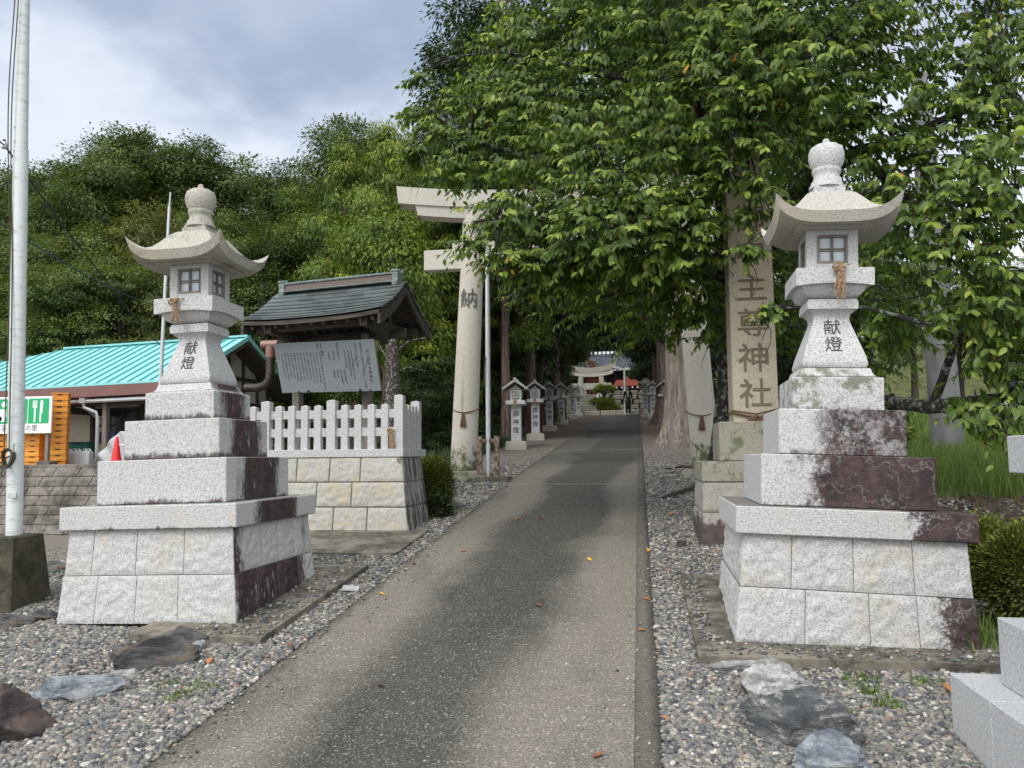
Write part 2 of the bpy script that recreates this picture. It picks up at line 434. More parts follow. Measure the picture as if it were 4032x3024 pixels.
def scatter_mesh(name, P, D, U, size, tint, tmpl, faces, mat, parent=None, smooth=False):
    """place the template at points P with its +Y along D and +Z near U"""
    P = np.asarray(P, float); n = len(P)
    D = D / np.linalg.norm(D, axis=1, keepdims=True)
    X = np.cross(D, U); X /= (np.linalg.norm(X, axis=1, keepdims=True) + 1e-9); Z = np.cross(X, D)
    size = np.asarray(size, float).reshape(-1, 1, 1) if np.ndim(size) < 2 else np.asarray(size)[:, None, :]
    T = tmpl[None] * size
    W = P[:, None, :] + T[..., 0:1] * X[:, None, :] + T[..., 1:2] * D[:, None, :] + T[..., 2:3] * Z[:, None, :]
    k = len(tmpl); me = bpy.data.meshes.new(name)
    me.vertices.add(n * k); me.vertices.foreach_set('co', W.reshape(-1).astype(np.float32))
    lens = np.array([len(f) for f in faces]); flat = np.concatenate([np.array(f) for f in faces])
    loops = (flat[None] + (np.arange(n) * k)[:, None]).reshape(-1)
    me.loops.add(len(loops)); me.loops.foreach_set('vertex_index', loops.astype(np.int32))
    ls = np.tile(lens, n); st = np.concatenate([[0], np.cumsum(ls)[:-1]])
    me.polygons.add(len(ls)); me.polygons.foreach_set('loop_start', st.astype(np.int32))
    me.update(calc_edges=True)
    a = me.attributes.new('tint', 'FLOAT', 'POINT'); a.data.foreach_set('value', np.repeat(np.asarray(tint, np.float32), k))
    if smooth: me.polygons.foreach_set('use_smooth', np.ones(len(me.polygons), bool))
    me.materials.append(mat); me.validate()
    if parent == 'mesh': return me
    o = bpy.data.objects.new(name, me); sc.collection.objects.link(o); o.parent = parent
    return o
def unit(n, rng): a = rng.normal(size=(n, 3)); return a / np.linalg.norm(a, axis=1, keepdims=True)

# ================================================================ GROUND
def sheet(name, xs, ys, zf, mat, skip=None):
    mb = MB(); nx, ny = len(xs), len(ys)
    mb.v = [(x, y, zf(x, y)) for y in ys for x in xs]
    for j in range(ny - 1):
        for i in range(nx - 1):
            if skip and skip((xs[i] + xs[i + 1]) / 2, (ys[j] + ys[j + 1]) / 2): continue
            k = j * nx + i; mb.f.append((k, k + 1, k + nx + 1, k + nx)); mb.mi.append(0)
    return mb.build(name, mat, ang=180)
def frange(a, b, st):
    n = max(1, int(round((b - a) / st))); return [a + (b - a) * i / n for i in range(n + 1)]
XL, XR = -2.16, .06           # the driveway between its two edges
YEND = 47.0
def road_l(y): return XL - .10 * sstep(30, 47, y)
def road_r(y): return XR + .10 * math.sin(max(0, min(1, (y - 12) / 20)) * math.pi) * 0 - .05 * sstep(25, 47, y)

def ground_fn():
    o = tex(); x, y, z = sep(o)
    v1 = voro(o, 42, out=1); v1b = sep(v1)[0]; dist = voro(o, 42)
    grav = mix(ramp01(v1b, .1, .9), (.09, .09, .088), (.46, .44, .41))
    grav = mix(ramp01(sep(v1)[1], .75, .95) * .6, grav, (.36, .23, .13))
    grav = mix(ramp01(dist, .35, .75), grav, (.06, .055, .045))
    lit = mix(ramp01(noise(o, 30, 4, .7), .4, .65), (.075, .05, .032), (.20, .125, .075))
    c = mix((ramp01(y, 14, 30) * .65 + ramp01(noise(o, .9, 4, .6), .55, .75) * ramp01(y, 8, 16) * .3).sat(), grav, lit)
    soil = mix(ramp01(noise(o, 1.2, 5, .7), .4, .6), (.06, .055, .03), (.10, .12, .035))
    far = ((ramp01(x, 2.6, 4.2) * ramp01(y, 7.5, 9.0) + ramp01(x.m('MULTIPLY', x, -1.0), 5.8, 8) * ramp01(y, 7, 12) * .0 + ramp01(V.m('ABSOLUTE', x + 1.0), 6.5, 9) * ramp01(y, 20, 26))).sat()
    c = mix(far, c, soil)
    leftpave = ramp01(x * -1.0, 5.0, 6.2) * ramp01(y, 7.5, 8.6) * (1 - ramp01(y, 19, 20))
    c = mix(leftpave, c, mix(noise(o, 8, 4), (.16, .14, .12), (.22, .20, .18)))
    field = ramp01(x, 5.5, 7.5) * ramp01(y, 19, 22) * (1 - ramp01(y, 38, 44))
    c = mix(field, c, mix(ramp01(noise(o, .5, 4, .65), .40, .56), (.34, .16, .075), (.17, .24, .05)))
    return c, (1 - dist) + noise(o, 9, 3), .015
ground_m = material('gravel_and_earth', ground_fn, .95, .15)
xs = sorted(set(frange(-200, -40, 16) + frange(-40, -10, 2) + frange(-10, -2.4, .4) + [-2.3, XL - .06, -1.5, -.6, XR + .05, .2] + frange(.2, 6, .4) + frange(6, 40, 2) + frange(40, 200, 16)))
ys = sorted(set(frange(-60, 0, 6) + frange(0, 16, .5) + frange(16, 50, 1) + frange(50, 130, 4) + frange(130, 420, 20)))
def gz(x, y):
    z = zg(x, y)
    if XL - .05 < x < XR + .04 and y < 60: z -= .06
    return z
struct(sheet('ground', xs, ys, gz, ground_m), 'grey gravel and earth on both sides of the driveway')

# driveway: exposed-aggregate concrete in panels, a narrow darker kerb strip along its right side
JO0 = gp(1250, 1045).y; JO1 = gp(1290, 972).y
def drive_fn():
    o = tex(); x, y, z = sep(o)
    v = voro(o, 70, out=1); r_, g_, b_ = sep(v); dist = voro(o, 70)
    wv = scl(o, 1.3, .42, 1); lg = noise(wv, 1.0, 4, .55)
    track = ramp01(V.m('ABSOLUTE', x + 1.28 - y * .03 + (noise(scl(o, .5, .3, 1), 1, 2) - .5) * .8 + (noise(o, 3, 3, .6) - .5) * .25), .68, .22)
    dark_amt = (track * .9 + ramp01(lg, .48, .66) * .40 + ramp01(y, 6.5, 11) * .35).sat()  # darker along the track, in random patches and further up the slope
    dark_amt = (dark_amt + ramp01(y, 13, 19) * .35).sat()
    matrix = mix(dark_amt, (.215, .193, .163), (.050, .050, .044))
    peb = mix(ramp01(b_, .0, 1.0), (.09, .09, .095), (.58, .55, .48))
    peb = mix(dark_amt * .5, peb, (.11, .11, .10))
    c = mix(ramp01(dist, .5, .28) * ramp01(g_, .45, .6) * .65, matrix, peb)
    fn_ = noise(o, 85, 4, .8)
    c = mix(ramp01(fn_, .53, .64) * .42, c, (.33, .30, .255))
    c = mix(ramp01(fn_, .49, .38) * .72, c, (.022, .022, .020))
    v3 = voro(o, 22, out=1); c = mix(ramp01(voro(o, 22), .22, .12) * ramp01(sep(v3)[0], .80, .82) * .7, c, mix(sep(v3)[1], (.12, .12, .12), (.55, .47, .38)))
    jl = ramp01(V.m('ABSOLUTE', y - JO0), .035, .02).max(ramp01(V.m('ABSOLUTE', y - JO1), .05, .03)); c = mix(jl * .5, c, (.36, .33, .28))
    ed_ = ramp01((noise(o, 4, 4, .7) - .5) * .16 + x * -1.0, -XL - .10, -XL + .01).max(ramp01((noise(o, 5, 4, .7) - .5) * .12 + x, XR - .06, XR + .02)); c = mix(ed_ * .6, c, (.05, .048, .035))
    edge = ramp01(x, XR - .118, XR - .112)
    c = mix(edge * .5, c, (.06, .06, .052))
    return c, (1 - dist) * .6 + fn_, .006
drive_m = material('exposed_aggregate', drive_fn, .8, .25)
JO = [gp(1250, 1045).y, gp(1290, 972).y, 26, 33, 40]
mb = MB(); prev = 0.0
for k, j in enumerate([-3.0] + JO + [YEND + .6]):
    if k == 0: prev = j; continue
    yy = frange(prev + .004, j - .004, .5)
    for a, b in zip(yy[:-1], yy[1:]):
        cols = [(road_l(0), 0)]
        xa = [road_l(a), -1.5, -.8, road_r(a) - .118]; xb = [road_l(b), -1.5, -.8, road_r(b) - .118]
        for i in range(3):
            mb.add([(xa[i], a, rampz(a)), (xa[i + 1], a, rampz(a)), (xb[i + 1], b, rampz(b)), (xb[i], b, rampz(b))], [(0, 1, 2, 3)])
        mb.add([(xa[0] - .0, a, rampz(a)), (xb[0], b, rampz(b)), (xb[0] - .01, b, rampz(b) - .12), (xa[0] - .01, a, rampz(a) - .12)], [(0, 1, 2, 3)])
    if k < 7: pass
    prev = j
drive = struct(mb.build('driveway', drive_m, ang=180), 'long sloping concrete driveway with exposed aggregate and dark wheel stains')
mb = MB()
for a, b in zip(frange(-3, YEND, 1.0)[:-1], frange(-3, YEND, 1.0)[1:]):
    xa, xb = road_r(a), road_r(b); z1, z2 = rampz(a) + .004, rampz(b) + .004
    mb.add([(xa - .115, a, z1), (xa, a, z1), (xb, b, z2), (xb - .115, b, z2), (xa - .115, a, z1 - .12), (xa, a, z1 - .12), (xb, b, z2 - .12), (xb - .115, b, z2 - .12)],
           [(0, 1, 2, 3), (1, 5, 6, 2), (0, 3, 7, 4)])
struct(mb.build('driveway_kerb', drive_m, ang=180), 'narrow dark concrete strip along the right edge of the driveway')

# ================================================================ THE TWO BIG STONE LANTERNS
U = .68
def hz(h): return (h + 1.196) * U
def mott(o): return (noise(scl(o, 30, 30, 7), 1, 4, .7) - .5), (noise(o, 38, 4, .75) - .5)
def stain_side(x0, x1, sgn=1):       # a streaky stain of its own shape on the face turned to +X (left lantern)
    def st(o, x, y, z):
        nx = sep(geom('Normal'))[0]; n, f = mott(o); g = noise(scl(o, 4, 4, 2), 1, 3, .6) - .5
        wv = n * .30 + f * .16 + g * .20
        a = ramp01(y + wv, x0 - .03, x0 + .12) * ramp01(y * -1.0 + wv, -x1 - .03, -x1 + .10)
        a = a * (1 - ramp01(n + g * .5, .10, .22) * .55)
        top = ramp01(sep(geom('Normal'))[2], .7, .9) * .7
        return (a * ramp01(nx, .5, .8) + top * ramp01(n, -.15, .1)).sat()
    return st
def st_bottom(z0, hgt=.05, amt=.9):
    def st(o, x, y, z):
        n, f = mott(o); g = noise(o, 5, 3, .6) - .5
        return ramp01((z0 + hgt) - z + n * .10 + f * .07 + g * .08, -.005, .035) * amt
    return st
def st_or(*fs):
    def st(o, x, y, z):
        r_ = fs[0](o, x, y, z)
        for f in fs[1:]: r_ = r_.max(f(o, x, y, z))
        return r_
    return st
def st_front(thr, soft=.10, wob=.5, zlo=None, hole=.0, topw=0):      # front face stained to the right of thr (right lantern)
    def st(o, x, y, z):
        n = noise(scl(o, 3.4, 3.4, 3.4), 1, 5, .72); n2 = noise(o, 16, 5, .75); st_, f = mott(o)
        v = x + (n - .5) * wob * 2 + (n2 - .5) * .28 + f * .22 + st_ * .10
        a = ramp01(v, thr - soft * .4, thr + soft * 1.2)
        a = a * (1 - ramp01(n2 + f, .62, .85) * .3) * (1 - ramp01(V.m('ABSOLUTE', noise(o, 5, 4, .6) - .5), .012, .004) * .22)
        if hole: a = a * (1 - ramp01(n2 * .5 + n * .5 + f * .3, .46, .60) * hole)
        up = ramp01(sep(geom('Normal'))[2], .7, .9) * .7
        if zlo is not None: a = a.max(ramp01(zlo - z + st_ * .12 + f * .08, -.01, .04) * .9)
        side = ramp01(sep(geom('Normal'))[0] * -1.0, .6, .9)
        return (a * (1 - side) + up).sat()
    return st
def mk(nm, st, **k): return material(nm, granite_fn(stain=st, **k))
LM = dict(
    E2=mk('granite_base_lower_left', stain_side(-.72, .5), dirt=.25, warm=.1), E1=mk('granite_base_upper_left', st_or(stain_side(-.76, -.52), stain_side(.46, .54)), dirt=.2, warm=.3),
    D=mk('granite_slab_left', st_or(stain_side(-.42, .33), st_bottom(hz(-.243), .008)), dirt=.15, warm=.3), C=mk('granite_tier_one_left', st_or(stain_side(-.34, .36), st_bottom(hz(0), .03)), dirt=.05),
    B=mk('granite_tier_two_left', st_or(stain_side(-.26, .30), st_bottom(hz(.477), .05)), dirt=.3), A=mk('granite_tier_three_left', st_or(stain_side(-.2, .21), st_bottom(hz(.912), .045)), dirt=.05),
    up=granite, roof=material('granite_roof_left', granite_fn((.45, .435, .385), (.16, .15, .12), moss=.35, warm=.3, dirt=.4)))
RM = dict(
    E2=mk('granite_base_lower_right', st_or(st_front(.47, .05, .22), st_bottom(0, .02)), dirt=.25, warm=.25), E1=mk('granite_base_upper_right', st_front(.72, .05, .1), dirt=.2, warm=.35),
    D=mk('granite_slab_right', st_front(.34, .06, .30), dirt=.15, warm=.3), C=mk('granite_tier_one_right', st_front(-.27, .10, .35, hz(0) + .02), dirt=.1),
    B=mk('granite_tier_two_right', st_front(-.18, .10, .30, hz(.477) + .03, hole=.5), dirt=.15), A=mk('granite_tier_three_right', st_front(.9, .05, .1, hz(.912) + .02), dirt=.1, moss=.75),
    up=granite, roof=material('granite_roof_right', granite_fn((.47, .455, .41), (.18, .165, .13), warm=.3, dirt=.3)))

def big_lantern(pose, tiers, yaw, tl, label, m, side):
    X, Y, Z = pose
    rz = Matrix.Rotation(THETA, 4, 'Z'); M = rz @ Matrix.Rotation(tl[0], 4, 'Y') @ Matrix.Rotation(-tl[1], 4, 'X') @ Matrix.Rotation(yaw, 4, 'Z')
    p = rz @ Vector((X * U, Y * U, 0)) + Vector((0, 0, CAMZ + Z * U)); p -= M.to_3x3() @ Vector((0, 0, 1.196 * U))
    t = thing('stone_lantern', label, 'stone lantern', group='pair of tall stone lanterns flanking the driveway'); t.matrix_world = Matrix.Translation(p) @ M
    # battered base of rock-faced blocks in two courses
    cuts = {0: [[-1, -.53, -.05, .42, 1], [-1, -.58, -.08, .35, .72, 1]], 1: [[-1, -.42, .15, .55, 1], [-1, -.5, 0, .45, 1]]}
    for ci, (h0, h1, w0, w1, key) in enumerate(((-1.196, -.712, 1.0, .962, 'E2'), (-.712, -.243, .955, .925, 'E1'))):
        mb = MB(); w0 *= U; w1 *= U; z0, z1 = hz(h0), hz(h1)
        for sd in range(4):
            if side < 0: cc = [[-1, -.58, -.12, .36, 1], [-1, -.5, .1, .55, 1]][0] if ci == 0 else [-1, -.68, -.15, .42, 1]
            else: cc = [-1, -.42, .12, .52, 1] if ci == 0 else [-1, -.55, 0, .52, 1]
            if sd in (1, 3): cc = [-1, -.35, .05, .5, 1] if ci else [-1, -.5, 0, .55, 1]
            q = Matrix.Rotation(sd * math.pi / 2, 3, 'Z')
            for i in range(len(cc) - 1):
                a, b = cc[i], cc[i + 1]
                mb.block(*[q @ Vector(v) for v in ((a * w0, -w0, z0), (b * w0, -w0, z0), (b * w1, -w1, z1), (a * w1, -w1, z1))],
                         bulge=.008, rough=.010, n=30, sc_=20, seed=sd * 10 + i + ci * 50 + (3 if side > 0 else 0), gap=.002)
        mb.loft([(w0 - .018, z0 + .002, 0), (w1 - .018, z1 - .002, 0)], 1, m=1)
        mb.build('base_course', [m[key], mortar], t)
    d = MB(); s2 = U
    d.box((0, 0, (hz(-.243) + hz(0)) / 2), (2 * s2, 2 * s2, .243 * s2)); d.build('base_slab', m['D'], t, bevel=.006)
    MB().box((0, 0, hz(.2385) + .001), (1.504 * U, 1.504 * U, .477 * U - .002)).build('lower_step', m['C'], t, bevel=.006)
    MB().box((0, 0, hz(.6945) + .001), (1.132 * U, 1.132 * U, .435 * U - .002)).build('middle_step', m['B'], t, bevel=.006)
    a = [(.415, .912), (.415, 1.22), (.405, 1.232), (.385, 1.236), (.36, 1.25), (.335, 1.28), (.325, 1.315), (.318, 1.33)]
    MB().loft([(w_ * U, hz(h) + .001, 0) for w_, h in a], 8).build('upper_step', m['A'], t)
    s_ = [(.27, 1.332), (.292, 1.342), (.305, 1.37), (.302, 1.40), (.285, 1.47), (.255, 1.56), (.222, 1.66), (.192, 1.75), (.170, 1.82), (.166, 1.85), (.172, 1.875), (.19, 1.905), (.215, 1.925), (.238, 1.935), (.240, 2.0), (.225, 2.035), (.20, 2.043)]
    st = MB().loft([(w_ * U, hz(h), 0) for w_, h in s_], 8).build('shaft', m['up'], t)
    tx_ = text_mesh('献', .115, bold=.0003); tx2 = text_mesh('燈', .115, bold=.0003)
    mb = MB()
    for src, hh in ((tx_, 1.745), (tx2, 1.565)):
        sl = (.285 - .192) / .28          # the face leans back with the flare
        for v in src.v: pass
        w_at = lambda h: -(np.interp(h, [q[1] for q in s_[3:10]], [q[0] for q in s_[3:10]])) * U
        mb.add([(v[0], w_at(hh + v[2] / U) - .0015 + v[1], hz(hh) + v[2]) for v in src.v], src.f)
    mb.build('inscription', ink, st)
    tr = [(.20, 2.045, 0), (.235, 2.055, 0), (.262, 2.075, 0), (.285, 2.105, 0), (.30, 2.14, 0), (.315, 2.165, -.008), (.362, 2.172, -.03), (.362, 2.318, 0), (.35, 2.324, 0)]
    MB().loft([(w_ * U, hz(h), l * U) for w_, h, l in tr], 10).build('tray', m['up'], t, ang=28)
    # light box with shoji windows let into four sides
    bx = MB(); W = .243 * U; z0, z1 = hz(2.326), hz(2.735); wo = W * .60; wz0, wz1 = z0 + (z1 - z0) * .16, z0 + (z1 - z0) * .88
    fr = MB(); pn = MB()
    for sd in range(4):
        q = Matrix.Rotation(sd * math.pi / 2, 3, 'Z'); T3 = lambda c: q @ Vector(c)
        hz_ = (z0 + z1) / 2
        for c, dd in (((0, -W + .02, (z0 + wz0) / 2), (2 * wo, .04, wz0 - z0)), ((0, -W + .02, (z1 + wz1) / 2), (2 * wo, .04, z1 - wz1))):
            bx.box(T3(c), dd, rz=sd * math.pi / 2)
        bx.box(T3((W - (W - wo) / 2, -W + (W - wo) / 2, hz_)), (W - wo, W - wo, z1 - z0))
        f_ = .009
        for c, dd in (((0, -W + .013, wz0 + f_), (2 * wo - .001, .02, 2 * f_)), ((0, -W + .013, wz1 - f_), (2 * wo - .001, .02, 2 * f_)), ((-wo + f_, -W + .014, (wz0 + wz1) / 2), (2 * f_, .02, wz1 - wz0 - .002)), ((wo - f_, -W + .014, (wz0 + wz1) / 2), (2 * f_, .02, wz1 - wz0 - .002)),
                      ((-.006, -W + .018, (wz0 + wz1) / 2), (.006, .012, wz1 - wz0 - .004)), ((.006, -W + .018, (wz0 + wz1) / 2), (.006, .012, wz1 - wz0 - .004)), ((0, -W + .019, (wz0 + wz1) / 2 - .008), (2 * wo - .004, .010, .006)), ((0, -W + .019, (wz0 + wz1) / 2 + .006), (2 * wo - .004, .010, .006))):
            fr.box(T3(c), dd, rz=sd * math.pi / 2)
        pn.box(T3((0, -W + .030, (wz0 + wz1) / 2)), (2 * wo - .003, .004, wz1 - wz0 - .003), rz=sd * math.pi / 2)
    b_ = bx.build('light_box', m['up'], t, bevel=.004); fr.build('lattice', wood_grey, b_); pn.build('paper_pane', paper, b_)
    # roof with upswept corners
    rf = [(.255, 2.735, 0), (.36, 2.735, 0), (.362, 2.752, 0), (.40, 2.750, .005), (.47, 2.738, .05), (.545, 2.728, .145), (.585, 2.832, .185), (.535, 2.834, .135), (.48, 2.845, .085), (.43, 2.872, .045), (.38, 2.922, .018), (.33, 2.99, .005), (.28, 3.06, 0), (.235, 3.115, 0), (.19, 3.15, 0), (.15, 3.165, 0)]
    MB().loft([(w_ * U, hz(h), l * U) for w_, h, l in rf], 16, p=4.2).build('roof', m['roof'], t, ang=26)
    fn = MB(); fn.box((0, 0, hz(3.175)), (.30 * U, .30 * U, .07 * U)); fn.box((0, 0, hz(3.225)), (.27 * U, .27 * U, .04 * U))
    pr = [(.185, 3.235), (.183, 3.26), (.165, 3.28), (.165, 3.30), (.145, 3.325), (.135, 3.36), (.138, 3.385), (.152, 3.405), (.155, 3.43), (.145, 3.445), (.15, 3.455), (.178, 3.50), (.19, 3.56), (.188, 3.62), (.172, 3.665), (.13, 3.695), (.045, 3.712), (.036, 3.735), (.037, 3.76), (.02, 3.775)]
    fn.lathe([(r_ * U * .93, hz(z_)) for r_, z_ in pr], 32); fn.build('finial', m['roof'] if side < 0 else m['up'], t, ang=40)
    return t
tl = big_lantern((-3.642, 9.167, -.486), None, -.1575, (-.0237, .0066), 'tall granite lantern left of the driveway, dark purplish stains running down its right side', LM, -1)
trr = big_lantern((3.166, 7.912, -.516), None, -.1825, (.0370, .0019), 'tall granite lantern right of the driveway, its front steps and slab heavily stained dark purple', RM, 1)

def tassel(parent_m, x, y, z, label, m, lean=0, n=9, L=.2, sz=1.0):
    """knotted rope with a hanging bunch of strands; hangs on the lantern tray"""
    t = thing('rope_tassel', label, 'rope', group='straw ropes tied to the stones'); t.matrix_world = parent_m @ Matrix.Translation((x, y, z))
    k = MB(); rr = random.Random(int(abs(x * 1e4)) + int(z * 100))
    for j in range(5):
        cx_, cz_, ra = rr.uniform(-.028, .012), rr.uniform(-.012, .012), rr.uniform(.012, .024)
        k.tube([(cx_ + ra * 1.3 * math.cos(a), -.016 - .004 * j + .010 * math.sin(2 * a + j), cz_ + ra * math.sin(a + j)) for a in [i * 2 * math.pi / 10 for i in range(11)]], .0075 * sz, 6, wob=.3)
    k.tube([(.01, -.01, .01), (.04, -.006, .022), (.075, -.002, .028)], .003, 4)
    k.build('knot', m, t)
    s = MB()
    for j in range(n * 2):
        ox = (rr.random() - .5) * .05 * sz; oy = -.014 - rr.random() * .022; ln = L * (.65 + .5 * rr.random()); fr = rr.uniform(-.022, .022)
        pts = [(ox * .45 + lean * u * .1 + ox * .7 * u + fr * u ** 3 + .0035 * math.sin(u * 26 + j), oy - .004 * math.cos(u * 26 + j), .01 - u * ln) for u in [i / 10 for i in range(11)]]
        s.tube(pts, [.0045 * sz] * 8 + [.0055 * sz, .004, .0015], 5, wob=.4)
    s.build('strands', m, t)
    return t
tassel(tl.matrix_world, -.055, -.362 * U - .006, hz(2.318) - .035, 'frayed straw rope hanging over the tray of the left stone lantern', rope_m, .1, 10, .17)
tassel(trr.matrix_world, .035, -.362 * U - .008, hz(2.318) - .005, 'frayed straw rope hanging over the tray of the right stone lantern', rope_m, -.15, 12, .22)
# dried leaf caught in the knots is part of the wear
# concrete pads under the two lanterns
def pad(name, x0, x1, y0, y1, up, mat, label):
    mb = MB(); g = lambda x, y: zg(x, y) + up
    n = 6; xs_ = frange(x0, x1, (x1 - x0) / n); ys_ = frange(y0, y1, (y1 - y0) / n)
    top = [(x, y, g(x, y)) for y in ys_ for x in xs_]; k = n + 1
    mb.add(top, [(j * k + i, j * k + i + 1, (j + 1) * k + i + 1, (j + 1) * k + i) for j in range(n) for i in range(n)])
    per = [(x, y0) for x in xs_] + [(x1, y) for y in ys_[1:]] + [(x, y1) for x in xs_[::-1][1:]] + [(x0, y) for y in ys_[::-1][1:-1]]
    L = len(per); mb.add([(x, y, g(x, y)) for x, y in per] + [(x, y, g(x, y) - .18) for x, y in per], [((i + 1) % L, i, i + L, (i + 1) % L + L) for i in range(L)])
    return struct(mb.build(name, mat, ang=30), label)
pad('concrete_pad', -3.35, -2.42, 4.80, 6.8, .05, concrete, 'stained concrete footing under the left stone lantern')
pad('concrete_pad', .30, 2.25, 4.72, 6.6, .05, concrete, 'stained concrete footing under the right stone lantern')
pad('pavement', -3.95, -2.34, 7.35, 8.55, .03, concrete, 'low concrete apron in front of the stone fence')

# ================================================================ STONE FENCE ON ITS WALL
FX0, FX1, FY0, FY1 = -5.45, -2.68, 8.62, 9.30
t = thing('stone_fence', 'white granite picket fence on a stone block wall, between the left lantern and the torii', 'fence', (0, 0, 0))
ZB, ZC = zg(-3.2, 8.62), 1.735           # bottom and top of the coping
wall_m = material('granite_wall', granite_fn((.50, .49, .45), (.17, .16, .13), dirt=.5, warm=.55))
wall_side = material('granite_wall_stained', granite_fn((.36, .355, .34), (.12, .12, .11), dirt=.5, moss=.1, stain=lambda o, x, y, z: ramp01(noise(scl(o, 9, 14, 1.6), 1, 3, .6), .44, .56) * .85))
mb = MB(); zt = ZC - .09
hs = [ZB - .25, ZB + .21, ZB + .45, zt]
hs = [ZB - .12, ZB + .27, ZB + .55, zt]
FR = [(-.06, .0), ]
def bat(z): return .12 * (zt - z) / (zt - ZB)
for ci in range(3):
    z0, z1 = hs[ci], hs[ci + 1]; b0, b1 = bat(z0), bat(z1)
    off = [0, .17, .06][ci]; xx = [FX1]
    while xx[-1] > FX0: xx.append(xx[-1] - [.42, .37, .40][(len(xx) + ci) % 3] - (off if len(xx) == 1 else 0))
    xx[-1] = FX0
    for i in range(len(xx) - 1):
        r0, r1 = xx[i], xx[i + 1]
        e0, e1 = (b0, b1) if i == 0 else (0, 0)
        mb.block((r1, FY0 - b0, z0), (r0 + e0, FY0 - b0, z0), (r0 + e1, FY0 - b1, z1), (r1, FY0 - b1, z1), .012, .011, 24, seed=i * 3 + ci * 40, gap=.007, sc_=18)
    mb.block((FX1 + b0, FY0 - b0, z0), (FX1 + b0, FY0 + .42, z0), (FX1 + b1, FY0 + .42, z1), (FX1 + b1, FY0 - b1, z1), .006, .012, 18, seed=200 + ci, gap=.005, m=1)
    mb.block((FX1 + b0, FY0 + .42, z0), (FX1 + b0, FY1 + .1, z0), (FX1 + b1, FY1 + .1, z1), (FX1 + b1, FY0 + .42, z1), .006, .012, 18, seed=210 + ci, gap=.005, m=1)
mb.prism([(FY0 - .13 + .012, ZB - .13), (FY1, ZB - .13), (FY1, zt - .002), (FY0 + .012, zt - .002)], 'x', FX0, FX1 - .01, m=2)
mb.prism([(FX1 - .05, ZB - .13), (FX1 + .12 - .012, ZB - .13), (FX1 - .012, zt - .002), (FX1 - .05, zt - .002)], 'y', FY0 - .02, FY1 + .08, m=2)
mb.build('block_wall', [wall_m, wall_side, mortar], t)
mb = MB(); mb.box(((FX0 + FX1) / 2, FY0 + .10, ZC - .045), (FX1 - FX0 + .05, .24, .09)); mb.box((FX1 - .10 + .02, FY0 + .57, ZC - .045), (.22, .70 - .002, .09)); mb.build('coping', granite, t, bevel=.004)
def post(x, y, h, wd=.082, name='post'):
    mb = MB(); mb.box((x, y, ZC + h / 2 - .008), (wd, wd, h - .016)); mb.add([(x - wd / 2, y - wd / 2, ZC + h - .016), (x + wd / 2, y - wd / 2, ZC + h - .016), (x + wd / 2, y + wd / 2, ZC + h - .016), (x - wd / 2, y + wd / 2, ZC + h - .016), (x, y, ZC + h)], [(0, 1, 4), (1, 2, 4), (2, 3, 4), (3, 0, 4)])
    return mb.build(name, granite, t, ang=20)
px_ = FX1 - .055; k = 0
while px_ > FX0 + .05:
    post(px_, FY0 + .10, .63 if k == 0 else (.585 if k % 5 == 0 else .525), .105 if k % 5 == 0 else .082); px_ -= .162 if k % 5 else .170; k += 1
for j in range(4): post(FX1 - .055, FY0 + .10 + .135 * (j + 1), .53)
post(FX1 - .055, FY0 + .10 + .135 * 5, .60, .105)
mb = MB()
for h in (.20, .41):
    mb.box(((FX0 + FX1) / 2 - .03, FY0 + .105, ZC + h), (FX1 - FX0 - .1, .05, .10)); mb.box((FX1 - .05, FY0 + .43, ZC + h), (.05, .60, .10))
mb.build('rail', granite, t, bevel=.003)
tassel(Matrix.Translation((FX1 - .13, FY0 + .035, ZC + .20)), 0, 0, 0, 'frayed straw rope hanging on the corner of the white stone fence', rope_m, .1, 11, .22, 1.1)

# ================================================================ ROOFED NOTICE BOARD BEHIND THE FENCE
KY = 10.55; kl = at(555, 690, KY); kc = Vector((-4.14, KY, 0)); kr = R(-7)
t = thing('notice_kiosk', 'dark timber kiosk with a curved patinated copper roof behind the stone fence', 'kiosk', (kc.x, kc.y, zg(-4, KY)), kr, tilt=-.022)
KZ = zg(-4, KY)
W2, D2 = 1.02, .86
ze, zr = 3.66 - KZ - .18, 4.05 - KZ      # eave and ridge heights above the ground
prof = lambda u: ze + (zr - ze) * (u ** 1.0 * .8 + u * u * .2) if u else ze
def roofz(v):            # v: -1..1 across the depth, 0 at the ridge; concave sweep
    u = 1 - abs(v); return ze + (zr - ze) * (u * .62 + u * u * .38)
def shell(x0, x1, dz0, dz1, v0=-1, v1=1, n=18, bow=.045):
    mb = MB(); nx = 12; vs = []; fs = []
    for lay, dz in enumerate((dz0, dz1)):
        for j in range(n + 1):
            v = v0 + (v1 - v0) * j / n
            for i in range(nx + 1):
                x = x0 + (x1 - x0) * i / nx; b = bow * (abs(2 * i / nx - 1) ** 2.5) * abs(v)
                vs.append((x, v * D2, roofz(v) + dz + b))
    N = (n + 1) * (nx + 1); k = nx + 1
    for j in range(n):
        for i in range(nx):
            a = j * k + i; fs += [(a + N, a + 1 + N, a + k + 1 + N, a + k + N), (a + k, a + k + 1, a + 1, a)]
    for j in range(n): a = j * k; fs += [(a, a + N, a + k + N, a + k), (a + nx, a + nx + k, a + nx + k + N, a + nx + N)]
    for i in range(nx): fs += [(i, i + 1, i + 1 + N, i + N), (n * k + i, n * k + i + N, n * k + i + 1 + N, n * k + i + 1)]
    return mb.add(vs, fs)
shell(-W2, W2, -.05, .0).build('roof_deck', wood_dark, t, ang=30)
